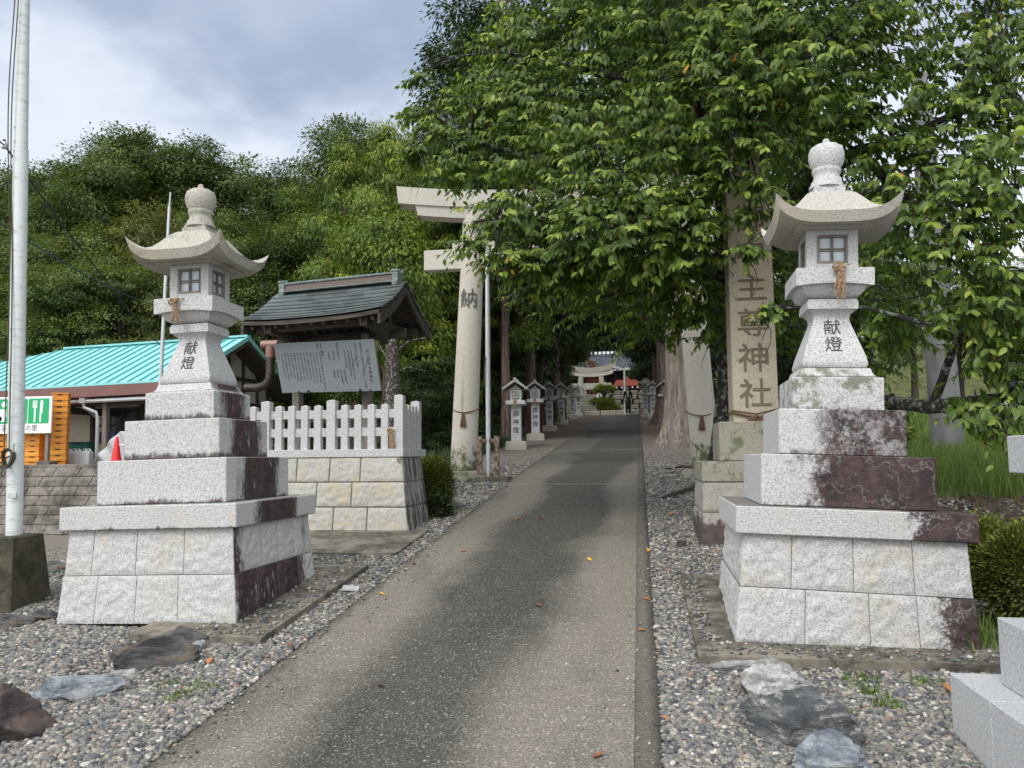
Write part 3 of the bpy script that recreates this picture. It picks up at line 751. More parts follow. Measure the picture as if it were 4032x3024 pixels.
# copper sheets in overlapping courses, each course a step
mb = MB(); NC = 8
for s_ in (-1, 1):
    for c in range(NC):
        v0, v1 = s_ * (1.02 - c / NC), s_ * (1.02 - (c + 1.12) / NC)
        if abs(v1) < 0 or s_ * v1 < 0: v1 = 0
        q = shell(-W2 - .02, W2 + .02, .006, .022, min(v0, v1), max(v0, v1), 3)
        # lift the lower edge a little so that every course throws a line
        mb.add([(x, y, z + .024 * (abs(y) / D2 - min(abs(v0), abs(v1))) * NC) for x, y, z in q.v], q.f)
rfm = material('copper_courses', lambda: (mix(ramp01(sep(voro(scl(tex(), 3.1, 8.3, .01), 1, out=1))[0], 0, 1), (.05, .062, .066), (.10, .125, .125)), noise(tex(), 12, 3), .002), .38, .6)
mb.build('copper_roof', rfm, t, ang=12)
mb = MB(); mb.box((0, 0, zr + .065), (2 * W2 - .34, .15, .11)); rp = mb.build('ridge_beam', copper_brown, t, bevel=.004)
mb = MB(); mb.box((0, 0, zr + .137), (2 * W2 - .30, .19, .035)); mb.lathe([(.0, 0)], 3)if 0 else None; mb.box((0, 0, zr + .02), (2 * W2 - .3, .22, .02)); mb.build('ridge_cap', copper_green, t, bevel=.01)
for s_ in (-1, 1):
    mb = MB(); x = s_ * (W2 - .12)
    mb.prism([(-.10, zr - .04), (.10, zr - .04), (.115, zr + .02), (.085, zr + .06), (.10, zr + .12), (.075, zr + .19), (.04, zr + .16), (0, zr + .21), (-.04, zr + .16), (-.075, zr + .19), (-.10, zr + .12), (-.085, zr + .06), (-.115, zr + .02)], 'x', x - .045, x + .045)
    mb.tube([(x - .06, -.08, zr + .17), (x + .06, -.08, zr + .17)], .022, 10); mb.tube([(x - .06, .08, zr + .17), (x + .06, .08, zr + .17)], .022, 10)
    mb.build('ridge_end_ornament', copper_green, t, bevel=.006)
for i in range(11):                         # rafters under the eaves
    x = -W2 + .12 + i * (2 * W2 - .24) / 10
    for s_ in (-1, 1): MB().bar((x, s_ * (D2 - .05), roofz(.95) - .075), (x, s_ * .5, roofz(.5) - .075), .045, .05).build('rafter', wood_dark, t)
for x in (-W2 + .0, W2 - .0):
    for s_ in (-1, 1):
        pts = [(v * D2, roofz(v) + .045 * abs(v)) for v in [s_ * i / 12 for i in range(13)]]
        poly = [(a, b - .055) for a, b in pts] + [(a, b - .055 - .10 - .03 * abs(a)) for a, b in pts[::-1]]
        MB().prism(poly, 'x', x - .02, x + .02).build('barge_board', wood_dark, t)
mb = MB()
mb.box((0, -.60, ze + .02 - .06), (2 * W2 - .14, .10, .11)); mb.box((0, .60, ze - .04), (2 * W2 - .14, .10, .11))
mb.box((0, 0, zr - .18), (2 * W2 - .1, .10, .12))
for x in (-.70, .74):
    mb.box((x, 0, ze - .06), (.11, 1.5, .14)); mb.box((x, 0, ze + .12), (.09, .09, .34))
    mb.prism([(-.60, ze - .10), (-.60, ze - .02), (-.1, ze - .02), (-.1, ze - .30), (-.18, ze - .26), (-.30, ze - .17), (-.46, ze - .15)], 'x', x - .05, x + .05)
mb.box((0, .03, ze - .13), (2.0, .07, .13)); mb.build('roof_frame', wood_dark, t, bevel=.004)
for x in (at(641, 850, 10.6).x - kc.x, at(801, 850, 10.6).x - kc.x):
    MB().box((x, .05, (ze - .1) / 2 - .1), (.115, .115, ze - .1 + .2)).build('post', wood_grey, t, bevel=.004)
mb = MB()
for z in (.55, 1.22): mb.box((0, .05, z + .0), (1.6, .04, .11))
mb.build('cross_rail', wood_darkz, t)
# the slab itself, leaning forward, and its writing
slab_m = material('slate_granite', granite_fn((.26, .285, .30), (.15, .165, .175), dirt=.05))
TL, TR, BR, BL = at(591, 741, 10.08), at(808, 735, 9.86), at(822, 843, 10.1), at(609, 851, 10.32)
c0 = (TL + TR + BR + BL) / 4; ex = ((TR - TL) + (BR - BL)).normalized(); ez = ((TL - BL) + (TR - BR)).normalized(); ey = ez.cross(ex)
ez = ex.cross(ey)*1; ey = ez.cross(ex)
BWd, BH = ((TR - TL).length + (BR - BL).length) / 2, ((TL - BL).length + (TR - BR).length) / 2
bt = thing('inscribed_slab', 'grey stone tablet with columns of Japanese writing, mounted under the kiosk roof', 'notice board')
bt.matrix_world = Matrix(((ex.x, ey.x, ez.x, c0.x), (ex.y, ey.y, ez.y, c0.y), (ex.z, ey.z, ez.z, c0.z), (0, 0, 0, 1)))
MB().box((0, .02, 0), (BWd, .04, BH)).build('slab', slab_m, bt, bevel=.004)
def col(mb, txt, fx, fz, size, step=1.06, bold=.0006):
    s_ = text_mesh(txt, size, True, .0004, step, bold)
    mb.add([(v[0] + (fx - .5) * BWd, v[1] - .0012, v[2] + (.5 - fz) * BH) for v in s_.v], s_.f)
mb = MB()
col(mb, '天之御中主尊神社', .925, .22, .052, 1.12, .001)
for txt, fx, fz, sz in (('鎮座地', .865, .06, .030), ('近江八幡市中之庄町六一二番地', .865, .21, .036), ('主祭神', .815, .06, .030), ('天之御中主尊', .81, .21, .038),
    ('大初の時高天の原に成りませる神', .765, .21, .026), ('次に高御産巣日神神産巣日神', .735, .21, .026), ('造化三神と申す祖神', .70, .21, .026), ('境内社', .635, .06, .032),
    ('多賀神社', .635, .21, .028), ('祭神伊邪那岐命', .675, .58, .026), ('祭神伊邪那美命', .64, .58, .026), ('皇大神宮', .59, .21, .030), ('天照大神', .605, .58, .026), ('大国主命', .57, .58, .026), ('八幡神社', .545, .21, .030),
    ('神紋', .475, .06, .030), ('輪鉾', .48, .20, .045), ('由緒', .44, .06, .030)):
    col(mb, txt, fx, fz, sz)
body = ['天智天皇の頃大和の国より当地に祀りて鎮守の神と', '崇め奉る古き社にして近江の国蒲生の郡', '人々の信仰篤く中之庄村の産土神として', '社殿は火災に遭いしも氏子の力にて再び', '建てられ本殿拝殿を修め境内を整え', '妙見大菩薩とも称え北辰の神を祀り', '明治の初め天之御中主尊神社と改め', '村社に列せられ今日に至る祭礼は四月', '五穀豊穣家内安全を祈り神輿渡御あり', '昭和の御代に社務所を新たに建て', '石段と参道を改修し氏子崇敬者の', '寄進により石燈籠を奉献す平成の年', 'ここに由緒を記し後の世に伝える', 'ものなり']
for i, b in enumerate(body): col(mb, b, .455 - i * .0325 - (.0 if i else -.0), .215, .0232, 1.04, .0002)
mb.build('inscription', ink_soft, bt)
mb = MB()
for fx in (.18, .28, .80, .90): mb.box(((fx - .5) * BWd, -.006, -BH / 2 + .01), (.022 if fx in (.18, .90) else .035, .012, .045 if fx in (.28, .80) else .025))
mb.build('clamp', black_metal, bt)

# ================================================================ TORII
t = thing('torii', 'large pale granite torii spanning the driveway, right half hidden by cherry leaves', 'torii gate')
TY = 13.6; gpos = at(1000, 1002, TY); lx = at(1001, 1000, TY).x; rx = at(1526, 1000, TY).x; zb = zg(lx, TY) + .10
pb = at(1001, 1003, TY); pt_ = at(1025, 545, TY); ptr = Vector((rx - .10, TY, 0))
zt_ = at(0, 0, 1).z and pt_.z
tor_m = material('torii_granite', granite_fn((.56, .54, .48), (.30, .27, .22), dirt=.12, stain=None))
tor_base = material('torii_granite_mossy_foot', granite_fn((.56, .54, .48), (.30, .27, .22), dirt=.12, moss=0))
def tm():
    o = tex('Generated'); z = sep(o)[2]; c, h, b = granite_fn((.56, .53, .46), (.27, .24, .20), dirt=.15)()
    n = noise(tex(), 7, 5, .7)
    c = mix(ramp01((n - .5) * .35 - z, -.10, -.02), c, (.10, .115, .06))
    c = mix(ramp01(noise(scl(tex(), 7, 7, .5), 1, 3, .6), .6, .72) * .5, c, (.20, .17, .13))
    return c, h, b
pil_m = material('torii_pillar_granite', tm)
for (b0, t0) in ((Vector((pb.x, TY, zb)), Vector((pt_.x, TY, at(1030, 455, TY).z))), (Vector((rx, TY, zb)), Vector((rx - .26, TY, at(1030, 455, TY).z)))):
    mb = MB(); mb.tube([b0.lerp(t0, u) for u in (0, .2, .4, .6, .8, 1)], [.236, .230, .222, .214, .206, .198], 28); p = mb.build('pillar', pil_m, t, ang=50)
    if b0.x < -1.5:
        s_ = text_mesh('納', .36, False, .004, 1, .002); u0 = (at(1020, 652, TY).z - b0.z) / (t0.z - b0.z); cc = b0.lerp(t0, u0); vs = []
        for v in s_.v:
            ang = (v[0] + .02) / .222; vs.append((cc.x + .222 * math.sin(ang), TY - .222 * math.cos(ang) - .004 + v[1], cc.z + v[2]))
        MB().add(vs, s_.f).build('inscription', carve_grey, p)
    mb = MB(); mb.lathe([(.42, -.3), (.42, .08), (.40, .12), (.37, .135), (.27, .135)], 28, (b0.x, TY, b0.z - .135)); mb.build('pillar_base', granite_moss, t)
nl, nr = at(919, 570, TY).x, 0; cxm = (pb.x + rx) / 2; hw = cxm - nl; zn0, zn1 = at(950, 586, TY).z, at(950, 543, TY).z
MB().box((cxm, TY, (zn0 + zn1) / 2), (2 * hw, .22, zn1 - zn0)).build('tie_beam', tor_m, t, bevel=.01)
for u, x0_ in ((0, 1), (1, -1)):
    b_x = (pt_.x if u == 0 else rx - .26); [MB().box((b_x + e_, TY, zn1 + .06), (.16, .16, .12)).build('wedge', tor_m, t, bevel=.006) for e_ in (-x0_ * .31, x0_ * .30)]
kh = cxm - at(865, 430, TY).x; sh = cxm - at(903, 465, TY).x
def curved(hw_, z0, z1, dpt, rise, slant, TY=TY):
    mb = MB(); n = 28; vs = []; fs = []
    for i in range(n + 1):
        s_ = -1 + 2 * i / n; ri = rise * abs(s_) ** 2.2
        for (zz, yy, ww) in ((z0, -dpt, hw_ - slant), (z0, dpt, hw_ - slant), (z1, dpt + .03, hw_), (z1, -dpt - .03, hw_)):
            vs.append((cxm + s_ * ww, TY + yy, zz + ri))
    for i in range(n):
        a = 4 * i
        for k_ in range(4): fs.append((a + k_, a + (k_ + 1) % 4, a + 4 + (k_ + 1) % 4, a + 4 + k_)[::-1])
    fs += [(0, 1, 2, 3), (4 * n + 3, 4 * n + 2, 4 * n + 1, 4 * n)]
    return mb.add(vs, fs)
zc = at(1040, 462, TY).z; zs0 = at(1020, 486, TY).z
curved(sh, zs0, zc, .16, .19, .04).build('lower_lintel', tor_m, t, ang=30)
curved(kh, zc + .004, zc + .31, .22, .22, .03).build('upper_lintel', tor_m, t, ang=30)
def rope_round(cx, cy, z, r, label, sag=.05, m=rope_dark, strands=9, L=.25):
    t_ = thing('shrine_rope', label, 'rope', group='straw ropes tied to the stones')
    mb = MB(); mb.tube([(cx + r * math.sin(a), cy - r * math.cos(a), z - sag * (math.cos(a) * .5 + .5) ** 3) for a in [i * 2 * math.pi / 32 for i in range(33)]], .011, 6); mb.build('cord', m, t_)
    mb = MB()
    for j in range(strands):
        a = (j / strands - .5) * .09; mb.tube([(cx + a * .3 + a * u, cy - r - .015 - .01 * (j % 2), z - sag - L * u) for u in (0, .25, .5, .75, 1)], [.008, .010, .011, .011, .005], 5)
    mb.build('tuft', m, t_)
rope_round(pb.lerp(pt_, .27).x, TY, at(1000, 882, TY).z, .236, 'thin straw rope with a tuft round the left torii pillar', .09)
rope_round(rx - .07, TY, at(1510, 888, TY).z, .236, 'thin straw rope with a tuft round the right torii pillar', .09)

# silver flagpole in its rusty steel bracket beside the left torii pillar
FY = 13.1; fp = at(1055, 990, FY); ftp = at(1056, 590, FY)
t = thing('flagpole', 'slim silver flagpole held in a rusty steel bracket beside the left torii pillar', 'flagpole', (fp.x, FY, zg(fp.x, FY)))
H0 = fp.z - zg(fp.x, FY)
mb = MB(); mb.tube([(0, 0, .06), (0, 0, 2.2), (.0, 0, 4.1)], [.040, .038, .03], 14); mb.lathe([(.0, 4.1), (.05, 4.13), (.05, 4.18), (0, 4.22)], 12); mb.build('pole', steel, t)
mb = MB()
for s_ in (-1, 1): mb.box((s_ * .15, 0, .36), (.075, .10, .76)); 
mb.box((0, -.03, .66), (.3, .012, .07)); mb.box((0, -.03, .10), (.3, .012, .09)); mb.build('bracket', rust, t, bevel=.004)
mb = MB(); mb.tube([(.05, -.02, z) for z in frange(.9, 4.05, .3)], .006, 5); mb.tube([(-.03 + .02 * math.sin(z * 3), -.05, z) for z in frange(1.6, 2.1, .05)], .012, 5); mb.build('halyard', rope_green, t)
MB().box((.02, 0, .02), (.7, .5, .09)).build('footing', concrete, t, bevel=.01)

# ================================================================ INSCRIBED NAME PILLAR
t = thing('name_pillar', 'tall tan stone pillar carved with the shrine name, on a mossy stepped base', 'stone pillar', (1.18, 8.62, 0), 0, tilt=0)
def M_side():
    def st(o, x, y, z): return ramp01(1.05 - z + (noise(o, 9, 4, .7) - .5) * .5, 0, .1) * .9
    return st
z0 = zg(1.18, 8.3) - .06
mb = MB()
for ci, (a, b, w0, w1) in enumerate(((z0, 1.07, .625, .585), (1.07, 1.365, .585, .565))):
    for sd in range(4):
        q = Matrix.Rotation(sd * math.pi / 2, 3, 'Z')
        cc = [-1, .18, 1] if (ci + sd) % 2 else [-1, -.1, 1] if sd % 2 == 0 else [-1, 1]
        if sd == 0: cc = [-1, .3, 1]
        for i in range(len(cc) - 1):
            mb.block(*[q @ Vector(v) for v in ((cc[i] * w0, -w0, a), (cc[i + 1] * w0, -w0, a), (cc[i + 1] * w1, -w1, b), (cc[i] * w1, -w1, b))], bulge=.008, rough=.012, n=14, seed=300 + sd * 5 + i + ci * 30, gap=.004)
mb.loft([(.60, z0, 0), (.555, 1.362, 0)], 1, m=1)
mb.build('block_base', [material('granite_base_stained', granite_fn((.38, .365, .32), (.14, .125, .10), dirt=.4, stain=M_side())), mortar], t)
MB().box((0, 0, 1.467), (1.16, 1.16, .20)).build('lower_plinth', granite_moss, t, bevel=.008)
MB().box((.0, .02, 1.77), (.76, .76, .402)).build('upper_plinth', granite_moss, t, bevel=.01)
tb = MB(); tb.box((-.0, 0, 0), (.455, .43, 3.06)); tb.v = [(v[0] * (1 - .05 * (v[2] > 0)) - .03 * 0 + .012, v[1] * (1 - .05 * (v[2] > 0)), v[2] + 1.97 + 1.53) for v in tb.v]
tb.add([(-.214, -.209, 5.03), (.238, -.209, 5.03), (.238, .209, 5.03), (-.214, .209, 5.03), (.012, 0, 5.15)], [(0, 1, 4), (1, 2, 4), (2, 3, 4), (3, 0, 4)])
sh_ = tb.build('pillar_shaft', granite_tan, t, ang=20)
mb = MB()
for i, ch in enumerate('天之御中主尊神社'):
    z = at(1625, 854, 8.4).z + (7 - i) * .372
    s_ = text_mesh(ch, .335, False, .002, 1, .002)
    mb.add([(v[0] * (1.0) + .012, -.2215 + (z - 1.97) * .0036 + v[1], z + v[2] * .95) for v in s_.v], s_.f)
mb.build('inscription', carve_tan, sh_)
tr_ = thing('shrine_rope', 'coiled old straw rope tied round the foot of the tan name pillar', 'rope', (1.192, 8.62, at(1615, 895, 8.4).z), group='straw ropes tied to the stones')
mb = MB(); pts = []
for (x, y) in ((-.25, -.235), (0, -.245), (.25, -.235), (.25, .235), (-.25, .235), (-.25, -.235)): pts.append((x, y, -.035 if abs(x) < .1 else .02))
mb.tube(pts, .012, 6); mb.tube([(-.25, -.24, .04), (0, -.255, .0), (.25, -.24, .055)], .010, 6); mb.build('cord', rope_dark, tr_)
mb = MB()
for j in range(7):
    a = (j - 3) * .24; mb.tube([(math.sin(a) * .14 * math.sin(u * math.pi) * 1.0, -.27 - .01 * (j % 3), -.02 - .17 * (1 - math.cos(u * math.pi)) / 2 * math.cos(a * .6)) for u in [i / 8 for i in range(9)]], .010, 5)
    mb.tube([(math.sin(a) * .10 * u, -.275, -.02 - .16 * u) for u in (0, .5, 1)], .009, 5)
mb.build('tuft', rope_dark, tr_)

# ================================================================ SMALL LANTERNS ALONG THE AVENUE
G_AV = 'small stone lanterns lining the avenue'
def small_lantern(label):
    t = thing('avenue_lantern', label, 'stone lantern', group=G_AV)
    MB().loft([(.255, -.15, 0), (.255, .15, 0), (.235, .185, 0), (.15, .20, 0)], 1).build('pedestal', granite_moss2, t, bevel=.006)
    s = MB().loft([(.122, .202, 0), (.117, 1.06, 0)], 1).build('shaft', granite_new, t, bevel=.004)
    tx = text_mesh('御神燈', .165, True, .001, 1.22, .001)
    MB().add([(v[0], v[1] - .1225, v[2] + .86) for v in tx.v], tx.f).build('inscription', ink, s)
    MB().loft([(.13, 1.062, 0), (.16, 1.08, 0), (.235, 1.10, 0), (.24, 1.19, 0), (.22, 1.198, 0)], 2).build('tray', granite_new, t, bevel=.004)
    b = MB(); b.loft([(.13, 1.20, 0), (.155, 1.47, 0)], 1); b = b.build('light_box', granite_new, t, bevel=.003)
    MB().box((0, -.150, 1.335), (.175, .016, .18), M=Matrix.Rotation(R(5.3), 3, 'X')).build('window_frame', wood_dark, b)
    m = MB()
    for x in (-.042, .042):
        for z in (1.292, 1.378): m.box((x, -.157 - (z - 1.335) * .09, z), (.07, .008, .072))
    m.build('window_pane', glass_paper, b)
    r = MB(); r.prism([(-.31, 1.455), (0, 1.66), (.31, 1.455), (.325, 1.50), (0, 1.735), (-.325, 1.50)], 'y', -.30, .30); r.prism([(-.15, 1.47), (.15, 1.47), (0, 1.60)], 'y', -.17, .17)
    r.box((0, 0, 1.735), (.07, .62, .05)); r.build('gable_roof', granite_roof2, t, bevel=.004)
    k = MB(); rr = random.Random(3)
    for j in range(6): k.tube([(.01 * j - .03 + .02 * u * (j - 3) / 3, -.25 - .006 * (j % 2), 1.21 - .17 * u) for u in (0, .3, .6, 1)], .008, 5)
    k.tube([(.035 * math.cos(a), -.255, 1.215 + .03 * math.sin(a)) for a in [i * .7 for i in range(10)]], .008, 5)
    k.build('straw_tuft', rope_m, t)
    return t
granite_moss2 = material('granite_pedestal', granite_fn((.40, .39, .34), (.17, .16, .13), moss=.2, warm=.3, dirt=.4))
granite_roof2 = material('granite_gable', granite_fn((.36, .36, .35), (.14, .14, .13), dirt=.6))
glass_paper = material('old_window_paper', (.30, .31, .30), .5)
av = [(1113, 973, -1, 'nearest small stone lantern on the left of the avenue, beside the silver flagpole'),
      (1155, 953, -1, 'small stone lantern standing before the second cedar trunk, second on the left side'),
      (1186, 933, -1, 'small stone lantern third on the left of the avenue, just behind the cedar root'),
      (1212, 919, -1, 'small stone lantern with dark lettering, fourth along the left side of the avenue'),
      (1236, 906, -1, 'small mossy stone lantern, fifth along the left side of the avenue'),
      (1249, 901, -1, 'farthest small mossy stone lantern on the left side of the avenue'),
      (1484, 962, 1, 'nearest small stone lantern on the right, half hidden behind the torii pillar'),
      (1437, 919, 1, 'small stone lantern behind the big cedar trunk on the right of the avenue'),
      (1411, 906, 1, 'small stone lantern third on the right side, left of a dark cedar trunk'),
      (1395, 902, 1, 'farthest small stone lantern on the right, beside the walking woman')]
proto = None
for i, (px, py, sd, lab) in enumerate(av):
    p = gp(px, py - 1.5); ht = [0, 0, 0, 0, 0, 0, 0, 0, 0, 0][i]
    M = XF((p.x, p.y + .25, zg(p.x, p.y + .25)), (.0 if sd > 0 else .06) + random.uniform(-.06, .06), 1.05 + random.uniform(-.02, .02))
    if proto is None: proto = small_lantern(lab); proto.matrix_world = M
    else: dup(proto, M, lab)

granite_old = material('old_dark_granite', granite_fn((.17, .165, .14), (.06, .06, .05), moss=.5, dirt=.5))
tile_dark = material('slate_roof_tile', (.085, .095, .115), .5, .5)
# ================================================================ THE SHRINE AT THE TOP OF THE DRIVEWAY
SY = 50.0; SZ = rampz(SY)
tz = at(1280, 853, 56).z
mb = MB(); n = 12; xl, xr_ = at(1225, 890, 51).x, at(1296, 890, 51).x; z0 = SZ - .1
for i in range(n):
    zt = SZ + (tz - SZ) * (i + 1) / n; y0 = 51 + i * .42
    mb.box(((xl + xr_) / 2, (y0 + 57) / 2, (z0 + zt) / 2), (xr_ - xl, 57 - y0, zt - z0))
t = thing('stone_stairs', 'worn stone stairs with a white handrail leading up to the shrine', 'stairs')
mb.build('steps', granite_old, t, bevel=.02)
mb = MB(); hx = at(1283, 880, 52).x
for i in range(6): y = 51 + i; zz = SZ + (tz - SZ) * (i / 5); mb.tube([(hx + i * .12, y, zz), (hx + i * .12, y, zz + .85)], .03, 6)
mb.tube([(hx + i * .12, 51 + i, SZ + (tz - SZ) * (i / 5) + .85) for i in range(6)], .035, 6); mb.tube([(hx + i * .12, 51 + i, SZ + (tz - SZ) * (i / 5) + .45) for i in range(6)], .025, 6)
mb.build('handrail', white_pt, t)
# low kerb wall and boulder wall
t = thing('low_stone_wall', 'low pale stone kerb wall across the end of the driveway', 'wall'); mb = MB()
x = at(1263, 895, SY).x
k = 0
while x < at(1373, 895, SY).x: mb.box((x + .5, SY - .1, SZ + .05 + .03 * math.sin(k)), (.96, .3, .58)); x += 1; k += 1
mb.build('wall_blocks', granite_moss2, t, bevel=.03)
t = thing('boulder_wall', 'rough boulder retaining wall beside the shrine stairs', 'wall'); mb = MB(); rr = random.Random(5)
bx0, bx1 = at(1298, 880, 54).x, at(1345, 880, 54).x
for r_ in range(6):
    x = bx0 + rr.random() * .3
    while x < bx1 + 5:
        wd = .4 + rr.random() * .5; h = (tz - SZ + .15) / 6; z = SZ + h * (r_ + .5)
        mb.loft([(.5, -.5, 0), (.5, .5, 0)], 1); 
        vs = mb.v[-8:]; del mb.v[-8:]
        vs = [(x + v[0] * wd * rr.uniform(.75, 1.0), 54.3 + r_ * .12 + v[1] * .8, z + v[2] * h * rr.uniform(.85, 1.05)) for v in vs]; mb.v += vs
        x += wd
mb.build('boulders', material('mossy_boulder', granite_fn((.19, .18, .15), (.06, .055, .05), moss=.5, dirt=.6)), t, bevel=.05)
MB().box(((bx0 + 9) / 2, 58.5, (SZ + tz) / 2 - .02), (9 - bx0, 7.4, tz - SZ + .1)).build('earth_fill', mortar, t)
t = thing('terrace', 'raised earth terrace carrying the shrine buildings', 'terrace'); MB().box((2, 69, tz / 2 + 2), (30, 22, tz - 3.98)).build('fill', granite_old, t); MB().box((xl - 7, 61, tz / 2 + 2), (14, 7, tz - 4.0)).build('fill', granite_old, t)
# shrine hall
HY = 68; hp = at(1300, 855, HY); t = thing('shrine_hall', 'dark timber shrine hall with a grey tiled roof at the end of the avenue', 'shrine hall', (hp.x, HY, tz))
wd = at(1350, 850, HY).x - at(1250, 850, HY).x; hh = at(1300, 800, HY).z - tz
MB().box((0, 2, .25), (wd + 1.2, 5.4, .5)).build('plinth', granite_moss2, t)
MB().box((0, 2, .5 + hh / 2 - .25), (wd, 4, hh - .5)).build('wall', wood_dark, t)
for i in range(6): MB().box((-wd / 2 + i * wd / 5, -.06, .5 + hh / 2 - .25), (.18, .18, hh - .5)).build('column', wood_darkz, t)
for i, x in enumerate((-.33, .15, .38)): MB().box((x * wd, -.02, 1.15), (wd * .17, .05, .7)).build('white_panel', plaster_white, t)
for i in (-1, 0, 1): MB().box((i * wd * .2, -.02, hh - .8), (wd * .16, .05, .8)).build('lattice_window', glass_dark, t)
ze2, zr2 = hh, at(1312, 769, 70).z - tz
mb = MB(); prof2 = [(-1, 0), (-.6, .28), (-.3, .6), (0, 1), (.3, .6), (.6, .28), (1, 0)]
poly = [(2 + a * 3.6, ze2 + b * (zr2 - ze2)) for a, b in prof2]; poly = poly + [(a, b - .25) for a, b in poly[::-1]]
mb.prism(poly, 'x', -wd / 2 - .9, wd / 2 + .9)
k = 0; x = -wd / 2 - .85
while x < wd / 2 + .9:
    mb.tube([(x, a, b + .04) for a, b in [(2 + q[0] * 3.6, ze2 + q[1] * (zr2 - ze2)) for q in prof2[:4]]], .07, 6); x += .28
mb.build('tiled_roof', tile_dark, t)
mb = MB(); mb.box((0, 2, zr2 + .2), (wd + 1.8, .4, .45)); mb.build('ridge', tile_dark, t)
for i in range(12): MB().tube([(-wd / 2 + i * wd / 11, 1.78, zr2 + .25), (-wd / 2 + i * wd / 11, 1.72, zr2 + .25)], .13, 8).build('ridge_tile', white_pt, t)
for i in range(12): MB().box((-wd / 2 + i * wd / 11, -1.6, ze2 - .18), (.09, .5, .09)).build('rafter_end', white_pt, t)
# second torii before the hall
Y2 = 57; t = thing('torii', 'smaller weathered white torii in front of the shrine hall', 'torii gate')
cx = at(1277, 830, Y2).x; z2 = tz; px2 = at(1303, 850, Y2).x - cx; zt2 = at(1300, 812, Y2).z; k0, k1 = at(1300, 813, Y2).z, at(1300, 804, Y2).z
for s_ in (-1, 1): mb = MB(); mb.tube([(cx + s_ * px2, Y2, z2 - 1.2), (cx + s_ * (px2 - .12), Y2, k0)], [.25, .19], 14); mb.build('pillar', granite_moss2, t)
MB().box((cx, Y2, at(1300, 834, Y2).z), (2 * (at(1321, 830, Y2).x - cx), .16, .46)).build('tie_beam', granite_moss2, t)
cxm = cx; hwk = at(1331, 810, Y2).x - cx
curved(hwk * .9, k0 - .02, k1 - .08, .14, .22, .05, Y2).build('lower_lintel', tor_m, t, ang=30)
curved(hwk, k1 - .076, k1 + .34, .18, .42, .05, Y2).build('upper_lintel', granite_moss2, t, ang=30)
# purification pavilion with a red roof
YC = 58; cp = at(1356, 852, YC); t = thing('water_pavilion', 'small open pavilion with a curved red copper roof right of the second torii', 'pavilion', (cp.x, YC, tz - .3))
hw_ = at(1383, 840, YC).x - cp.x; ez_ = at(1356, 838, YC).z - tz + .3; rz_ = at(1356, 816, YC).z - tz + .3
mb = MB(); m2 = MB()
g = [(-hw_, ez_ + .1), (-hw_ * .6, ez_ + .28), (-hw_ * .3, ez_ + (rz_ - ez_) * .55), (0, rz_), (hw_ * .3, ez_ + (rz_ - ez_) * .55), (hw_ * .6, ez_ + .28), (hw_, ez_ + .1)]
mb.prism(g + [(a, b - .22) for a, b in g[::-1]], 'y', -1.4, 2.4); mb.prism([(-hw_ - .1, ez_), (hw_ + .1, ez_), (hw_ * .8, ez_ + .42), (-hw_ * .8, ez_ + .42)], 'y', -1.9, 2.8); mb.build('red_roof', tile_red, t, ang=20)
MB().box((0, .5, ez_ - .12), (2 * hw_ - .3, 3.8, .22)).build('beam', wood_dark, t)
for sx in (-.75, .75):
    for y in (-.8, 1.8): MB().box((sx * hw_, y, ez_ / 2), (.16, .16, ez_)).build('post', wood_grey, t)
for i in range(5): MB().box((-hw_ * .8 + i * hw_ * .4, -1.95, ez_ - .12), (.1, .1, .1)).build('rafter_end', white_pt, t)
MB().box((0, .5, .35), (1.2, .8, .7)).build('basin', granite_moss2, t, bevel=.05)
# street lamp
lp = at(1351, 893, 49); t = thing('street_lamp', 'slim white street lamp pole with two small heads before the red roof', 'street lamp', (lp.x, 49, SZ - .1)); hl = at(1352, 795, 49).z - SZ
MB().tube([(0, 0, 0), (0, 0, hl)], [.09, .07], 10).build('pole', white_pole, t)
mb = MB(); mb.bar((0, 0, hl), (-.7, -.1, hl + .2), .16, .10); mb.build('lamp_head', white_pt, t); MB().box((.2, -.05, hl + .05), (.35, .2, .15)).build('junction_box', white_pt, t)
# tiered lanterns by the end of the avenue
p0 = at(1394, 890, 49.5); t = thing('stone_lantern', 'old dark moss-covered stone lantern near the red-roofed pavilion', 'stone lantern', (p0.x + .1, 49.5, SZ - .1)); q = (at(1394, 800, 49.5).z - SZ + .1) / 4.2
MB().loft([(.75 * q, 0, 0), (.75 * q, .8 * q, 0)], 1).build('base', granite_old, t, bevel=.03); MB().loft([(.34 * q, .8 * q, 0), (.22 * q, 1.2 * q, 0), (.22 * q, 1.9 * q, 0), (.4 * q, 2.1 * q, 0), (.4 * q, 2.25 * q, 0)], 2).build('shaft', granite_old, t)
MB().box((0, 0, 2.55 * q), (.5 * q, .5 * q, .6 * q)).build('light_box', granite_old, t); MB().loft([(.72 * q, 2.85 * q, .1), (.7 * q, 3.0 * q, .12), (.4 * q, 3.2 * q, 0), (.15 * q, 3.5 * q, 0)], 8).build('roof', granite_old, t); MB().lathe([(.1 * q, 3.5 * q), (.08 * q, 3.7 * q), (.15 * q, 3.9 * q), (.1 * q, 4.1 * q), (.02, 4.2 * q)], 12).build('finial', granite_old, t)

